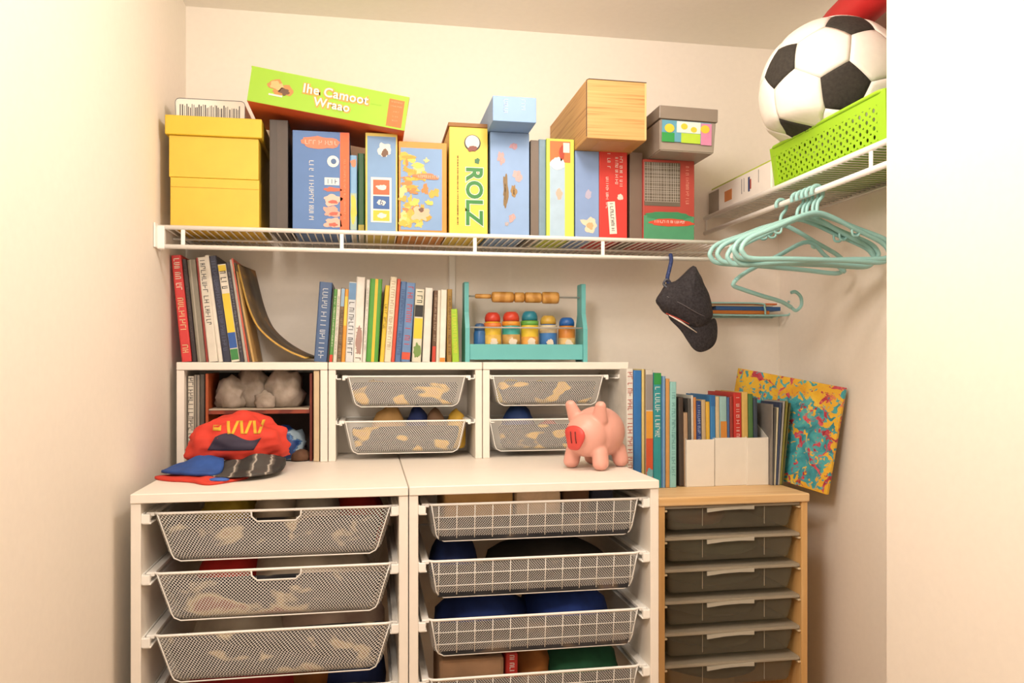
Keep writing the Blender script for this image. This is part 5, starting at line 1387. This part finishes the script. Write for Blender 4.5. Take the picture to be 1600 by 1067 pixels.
def tray(i, z, label):
    w = 2 * (ph_ - 0.02) - 0.004; d = 0.40; h = 0.072
    cx = (px0 + px1) / 2
    t = thing('clear_tray', label, 'storage tray', (cx, YW + 0.006 + d / 2, z - h))
    wi = w - 0.024
    lev = [(wi, d - 0.02, 0.014, h, 0), (wi - 0.006, d - 0.026, 0.014, h * 0.6, 0), (wi - 0.018, d - 0.04, 0.014, 0.008, 0), (wi - 0.026, d - 0.048, 0.014, 0.0, 0)]
    mobj('tray_body', loft(lev), M_CLEAR, t, False)
    bm = bmesh.new()
    # rim flange: a frame with an open middle
    bx(bm, -w / 2, w / 2, -d / 2, -d / 2 + 0.014, h - 0.005, h + 0.002, 0.001, 1); bx(bm, -w / 2, w / 2, d / 2 - 0.014, d / 2, h - 0.005, h + 0.002, 0.001, 1)
    bx(bm, -w / 2, -w / 2 + 0.014, -d / 2 + 0.0142, d / 2 - 0.0142, h - 0.005, h + 0.002); bx(bm, w / 2 - 0.014, w / 2, -d / 2 + 0.0142, d / 2 - 0.0142, h - 0.005, h + 0.002)
    mobj('rim', bm, M_CLEARLIP, t)
    mobj('lid', box(-w / 2 + 0.001, w / 2 - 0.001, -d / 2 + 0.002, d / 2 - 0.002, h + 0.0022, h + 0.0045), M_CLEARLIP, t)
    hw = 0.075; hc = -0.01
    poly = [(hc - hw, h - 0.006), (hc + hw, h - 0.002), (hc + hw, h - 0.013), (hc + hw * 0.4, h - 0.0115), (hc - hw * 0.3, h - 0.013), (hc - hw, h - 0.018)]
    mobj('pull_tab', prism(bmesh.new(), poly, -d / 2 - 0.004, -d / 2 + 0.001), C('cbc3b0', 0.4), t)
    for f in (-0.22, 0.24): mobj('moulded_rib', box(w * f, w * f + 0.0012, -d / 2 + 0.0085, -d / 2 + 0.0115, 0.012, h - 0.008), M_CLEARLIP, t)
    # contents
    hx = ['7a3f2a', '4f5a48', '3e463e', '3b4038', '3d4038', '3a3a34'][i]
    lump(['rusty red cloth inside the top clear tray', 'mossy cloth inside the second clear tray', 'dark green cloth inside the third clear tray', 'dark olive cloth inside the fourth clear tray', 'charcoal green cloth inside the fifth clear tray', 'charcoal cloth inside the lowest clear tray'][i],
         'cloth', 'folded_cloth', cx - (0.06 if i == 0 else 0), YW + 0.19, z - h + 0.002, 0.10 if i == 0 else 0.16, 0.14, 0.045, C(hx, 0.8, 20, 0.25), 70 + i, amp=0.08, flat=0.45)
for i, z in enumerate(TR):
    tray(i, z, f'clear plastic drawer tray, {["topmost", "second from top", "third from top", "fourth from top", "fifth from top", "lowest"][i]} in the pine cabinet')
# ------------------------------------------------------------------ books and holders on the pine cabinet
ZPB = ZP + 0.0005
row([
    ('white picture book with red print', 979, 990, 0, 576, 'e9e4da', [(T, .2, .97, 'b8483c', .7)]),
    ('bright blue picture book', 990, 1003, 0, 579, '2f78c0'),
    ('pale yellow slim book', 1003, 1008.5, 0, 577, 'e6cf86', [(ST, .6, .95, '8a7448')]),
    ('book with grey, orange and red bands', 1008.5, 1021, 0, 578, 'd8d2c6', [(B_, .66, .96, '9a9490'), (T, .7, .96, 'f0e8e0', .6), (B_, .42, .65, 'e8a33e'), (B_, .04, .42, 'd65a34'), (SP, .12, .05, '7ab8c0')]),
    ('teal book with white print and green head', 1021, 1034, 0, 583, '2f9aa0', [(B_, .90, 1.0, '2f9a4a'), (T, .45, .88, 'eef4f0', .7)]),
    ('steel blue slim book', 1034, 1040.5, 0, 588, '5f90c0', [(ST, .4, .6, '9cc0dc')]),
    ('tan orange slim book', 1040.5, 1047, 0, 592, 'd9a05a'),
    ('pale aqua book', 1047, 1057.5, 0, 597, '9ad4d0', [(T, .1, .9, '5f9a9a', .5)]),
], ZPB, YW + 0.17, 0.21, 'beside the piggy bank', 'picture books standing on the pine cabinet', 120)
hold = [
    ('black slim book', 1060, 1068, 621, '4a3c34'), ('pale brown slim book', 1068, 1075, 645, 'b99a7c'), ('dark slab painting the shade of a gap', 1075, 1080, 623, '55524e'), ('white thin magazine', 1080, 1083.5, 618, 'd9d4c8'),
    ('orange thin magazine', 1083.5, 1088, 621, 'cf8a4a'), ('navy slim book', 1088, 1096, 627, '2c4480'), ('tan slim magazine', 1096, 1103, 625, 'c9b088'), ('golden yellow slim book', 1103, 1109.5, 628, 'e6b840'),
    ('bright blue book', 1109.5, 1118, 618, '3a86c4'), ('beige slim magazine', 1118, 1124.5, 620, 'd9c49a'), ('aqua and orange book', 1124.5, 1136, 620, '9fc6c4'), ('steel blue thin book', 1136, 1140, 621, '4a6a9a'),
    ('brick red slim book', 1140, 1146, 620, '9a3a30'), ('bright red book', 1146, 1159, 614, 'c9342c'), ('sand yellow book', 1159, 1169, 613, 'dcb968'), ('moss green slim book', 1169, 1177, 616, '4f7a44'),
    ('dark slate slim book', 1177, 1184, 622, '3c4858')]
for i, (ds, u0, u1, vt, hx) in enumerate(hold):
    dec = {5: [(T, .5, .95, 'b9c4e0', .5)], 10: [(B_, .3, .72, 'd98f3c'), (T, .35, .7, 'f0e2c0', .6)], 13: [(T, .5, .95, 'f0d8c8', .4)], 8: [(B_, .88, 1.0, '2f70b0')]}.get(i, ())
    book(f'{ds}, {ORD[i]} from left in the white magazine holders', u0 + 1.5, u1 + 1.5, -1.5, vt, ZPB + 0.002, YW + 0.182, 0.20, hx, dec, 'books in the white magazine holders', seed=200 + i)
loose = [('grey magazine', 632, '8d8780', 2.6), ('dark grey magazine', 637, '5c5a58', 2.2), ('cream magazine', 637, 'e0d6b4', 2.4), ('navy magazine', 629, '3f4a66', 3.6),
         ('pale grey magazine', 627, 'b4b0a8', 2.6), ('olive magazine', 627, '8a8438', 3.4), ('dark olive magazine', 630, '5a5a34', 2.4)]
u0 = 1205.0
for i, (ds, vt, hx, wd) in enumerate(loose):
    book(f'{ds}, {ORD[i]} right of the white magazine holders', u0, u0 + wd, 1.0 + 1.9 * i, vt, ZPB, YW + 0.155, 0.13, hx, (), 'magazines beside the painted canvas', seed=240 + i)
    u0 += wd
for i, (u0, u1, vt, dy, lb) in enumerate(((1073, 1116.5, 687, 0.0, 'white magazine holder, leftmost of three on the pine cabinet'), (1117, 1167, 684, 0.006, 'white magazine holder, middle of three on the pine cabinet'), (1167.5, 1201, 684, 0.0, 'white magazine holder, rightmost of three on the pine cabinet'))):
    Yh = YW + 0.17 + dy
    x0, x1 = W(u0, 720, Yh).x, W(u1, 720, Yh).x; w = (x1 - x0) / 2; h = W((u0 + u1) / 2, vt, Yh).z - ZP
    t = thing('magazine_holder', lb, 'holder', ((x0 + x1) / 2, Yh, ZP + 0.0004))
    M_H = C('eae3d6', 0.6, 20, 0.02)
    mobj('front_panel', box(-w, w, 0, 0.0025, 0, h, 0.0008, 1), M_H, t)
    mobj('floor_panel', box(-w, w, 0.003, 0.21, 0, 0.0012), M_H, t)
    for s in (-1, 1):
        sp = bmesh.new()
        pr_ = [(0.003, 0.0014), (0.21, 0.0014), (0.21, h * 1.5), (0.15, h * 1.5), (0.003, h)]
        xo, xi = s * w, s * (w - 0.0008)
        A = [sp.verts.new((xo, y, z)) for y, z in pr_]; Bv = [sp.verts.new((xi, y, z)) for y, z in pr_]
        sp.faces.new(A); sp.faces.new(Bv)
        for k in range(5): sp.faces.new((A[k], A[(k + 1) % 5], Bv[(k + 1) % 5], Bv[k]))
        mobj('side_panel', sp, M_H, t)
# painted canvas leaning at the right wall
def canvas():
    A = Vector((1.44, 2.297, CZ - 0.076)); Bq = Vector((1.276, 2.69, CZ - 0.018)); Cq = Vector((1.410, 2.297, CZ - 0.416))
    ux = (Bq - A); L = ux.length; ux.normalize()
    uz = (A - Cq); uz = (uz - ux * uz.dot(ux)); H = uz.length; uz.normalize()
    un = ux.cross(uz)  # face normal
    t = thing('painted_canvas', 'colourful flower canvas in yellow and teal leaning by the right wall', 'painting', Cq)
    R = Matrix((ux, uz, un)).transposed()
    t.rotation_euler = R.to_euler()
    m, N, Lk, P = nt_new('flower_painting')
    tc = N.new('ShaderNodeTexCoord')
    def nz(s, d, off):
        mp = N.new('ShaderNodeMapping'); mp.inputs['Location'].default_value = off; Lk.new(tc.outputs['Object'], mp.inputs[0])
        n = N.new('ShaderNodeTexNoise'); n.inputs['Scale'].default_value = s; n.inputs['Detail'].default_value = 4; n.inputs['Distortion'].default_value = d
        Lk.new(mp.outputs[0], n.inputs['Vector']); return n.outputs['Fac']
    def rampn(f, stops, interp='LINEAR'):
        r = N.new('ShaderNodeValToRGB'); r.color_ramp.interpolation = interp
        while len(r.color_ramp.elements) < len(stops): r.color_ramp.elements.new(0.5)
        for e, (p, c) in zip(r.color_ramp.elements, stops): e.position = p; e.color = c if not isinstance(c, str) else lin(c)
        Lk.new(f, r.inputs[0]); return r.outputs[0]
    def mixc(f, a, b):
        x = N.new('ShaderNodeMix'); x.data_type = 'RGBA'; Lk.new(f, x.inputs[0]); Lk.new(a, x.inputs[6]); Lk.new(b, x.inputs[7]); return x.outputs[2]
    K0, K1 = (0, 0, 0, 1), (1, 1, 1, 1)
    yellow = rampn(nz(12, 1, (0, 0, 0)), [(0.3, 'e3a72c'), (0.6, 'f0c23a'), (0.8, 'f5d65c')])
    teal = rampn(nz(14, 2, (3, 1, 0)), [(0.3, '2f7f8c'), (0.5, '46a9b4'), (0.7, '63bcb8'), (0.85, '8ac8a0')])
    pink = rampn(nz(30, 1, (5, 0, 2)), [(0.35, 'a8263a'), (0.6, 'd95a6a'), (0.8, 'e99a5a')])
    sx = N.new('ShaderNodeSeparateXYZ'); Lk.new(tc.outputs['Object'], sx.inputs[0])
    # teal field in the lower middle of the picture, ragged edge
    def mth(op, a, b):
        n = N.new('ShaderNodeMath'); n.operation = op
        for i, x in enumerate((a, b)):
            if isinstance(x, (int, float)): n.inputs[i].default_value = x
            else: Lk.new(x, n.inputs[i])
        return n.outputs[0]
    e1 = mth('MULTIPLY', mth('SUBTRACT', sx.outputs[1], H * 0.40), 1 / (H * 0.40)); e2 = mth('MULTIPLY', mth('SUBTRACT', sx.outputs[0], L * 0.48), 1 / (L * 0.46))
    rr = mth('ADD', mth('MULTIPLY', e1, e1), mth('MULTIPLY', mth('MULTIPLY', e2, e2), mth('MULTIPLY', e2, e2)))
    rr = mth('ADD', rr, mth('MULTIPLY', mth('SUBTRACT', nz(16, 1, (1, 2, 3)), 0.5), 3.2))
    f1 = rampn(mth('SUBTRACT', 1.45, rr), [(0.44, K0), (0.5, K1)])
    c1 = mixc(f1, yellow, teal)
    c2 = mixc(rampn(nz(26, 0.8, (9, 4, 1)), [(0.56, K0), (0.59, K1)]), c1, pink)
    c3 = mixc(rampn(nz(30, 1.5, (2, 8, 4)), [(0.57, K0), (0.60, K1)]), c2, teal)
    c4 = mixc(rampn(nz(34, 1.5, (7, 8, 2)), [(0.59, K0), (0.62, K1)]), c3, yellow)
    Lk.new(c4, P.inputs['Base Color']); P.inputs['Roughness'].default_value = 0.5
    b = N.new('ShaderNodeBump'); b.inputs['Strength'].default_value = 0.5; b.inputs['Distance'].default_value = 0.003
    Lk.new(nz(60, 1, (0, 0, 0)), b.inputs['Height']); Lk.new(b.outputs[0], P.inputs['Normal'])
    sgn = -1 if un.x > 0 else 1
    mobj('canvas_face', box(0, L, 0, H, min(0, -sgn * 0.012), max(0, -sgn * 0.012), 0.0012, 1), m, t)
    mobj('stretcher_back', box(0.006, L - 0.006, 0.006, H - 0.006, min(-sgn * 0.0122, -sgn * 0.016), max(-sgn * 0.0122, -sgn * 0.016)), C('cbb48c', 0.7), t)
canvas()
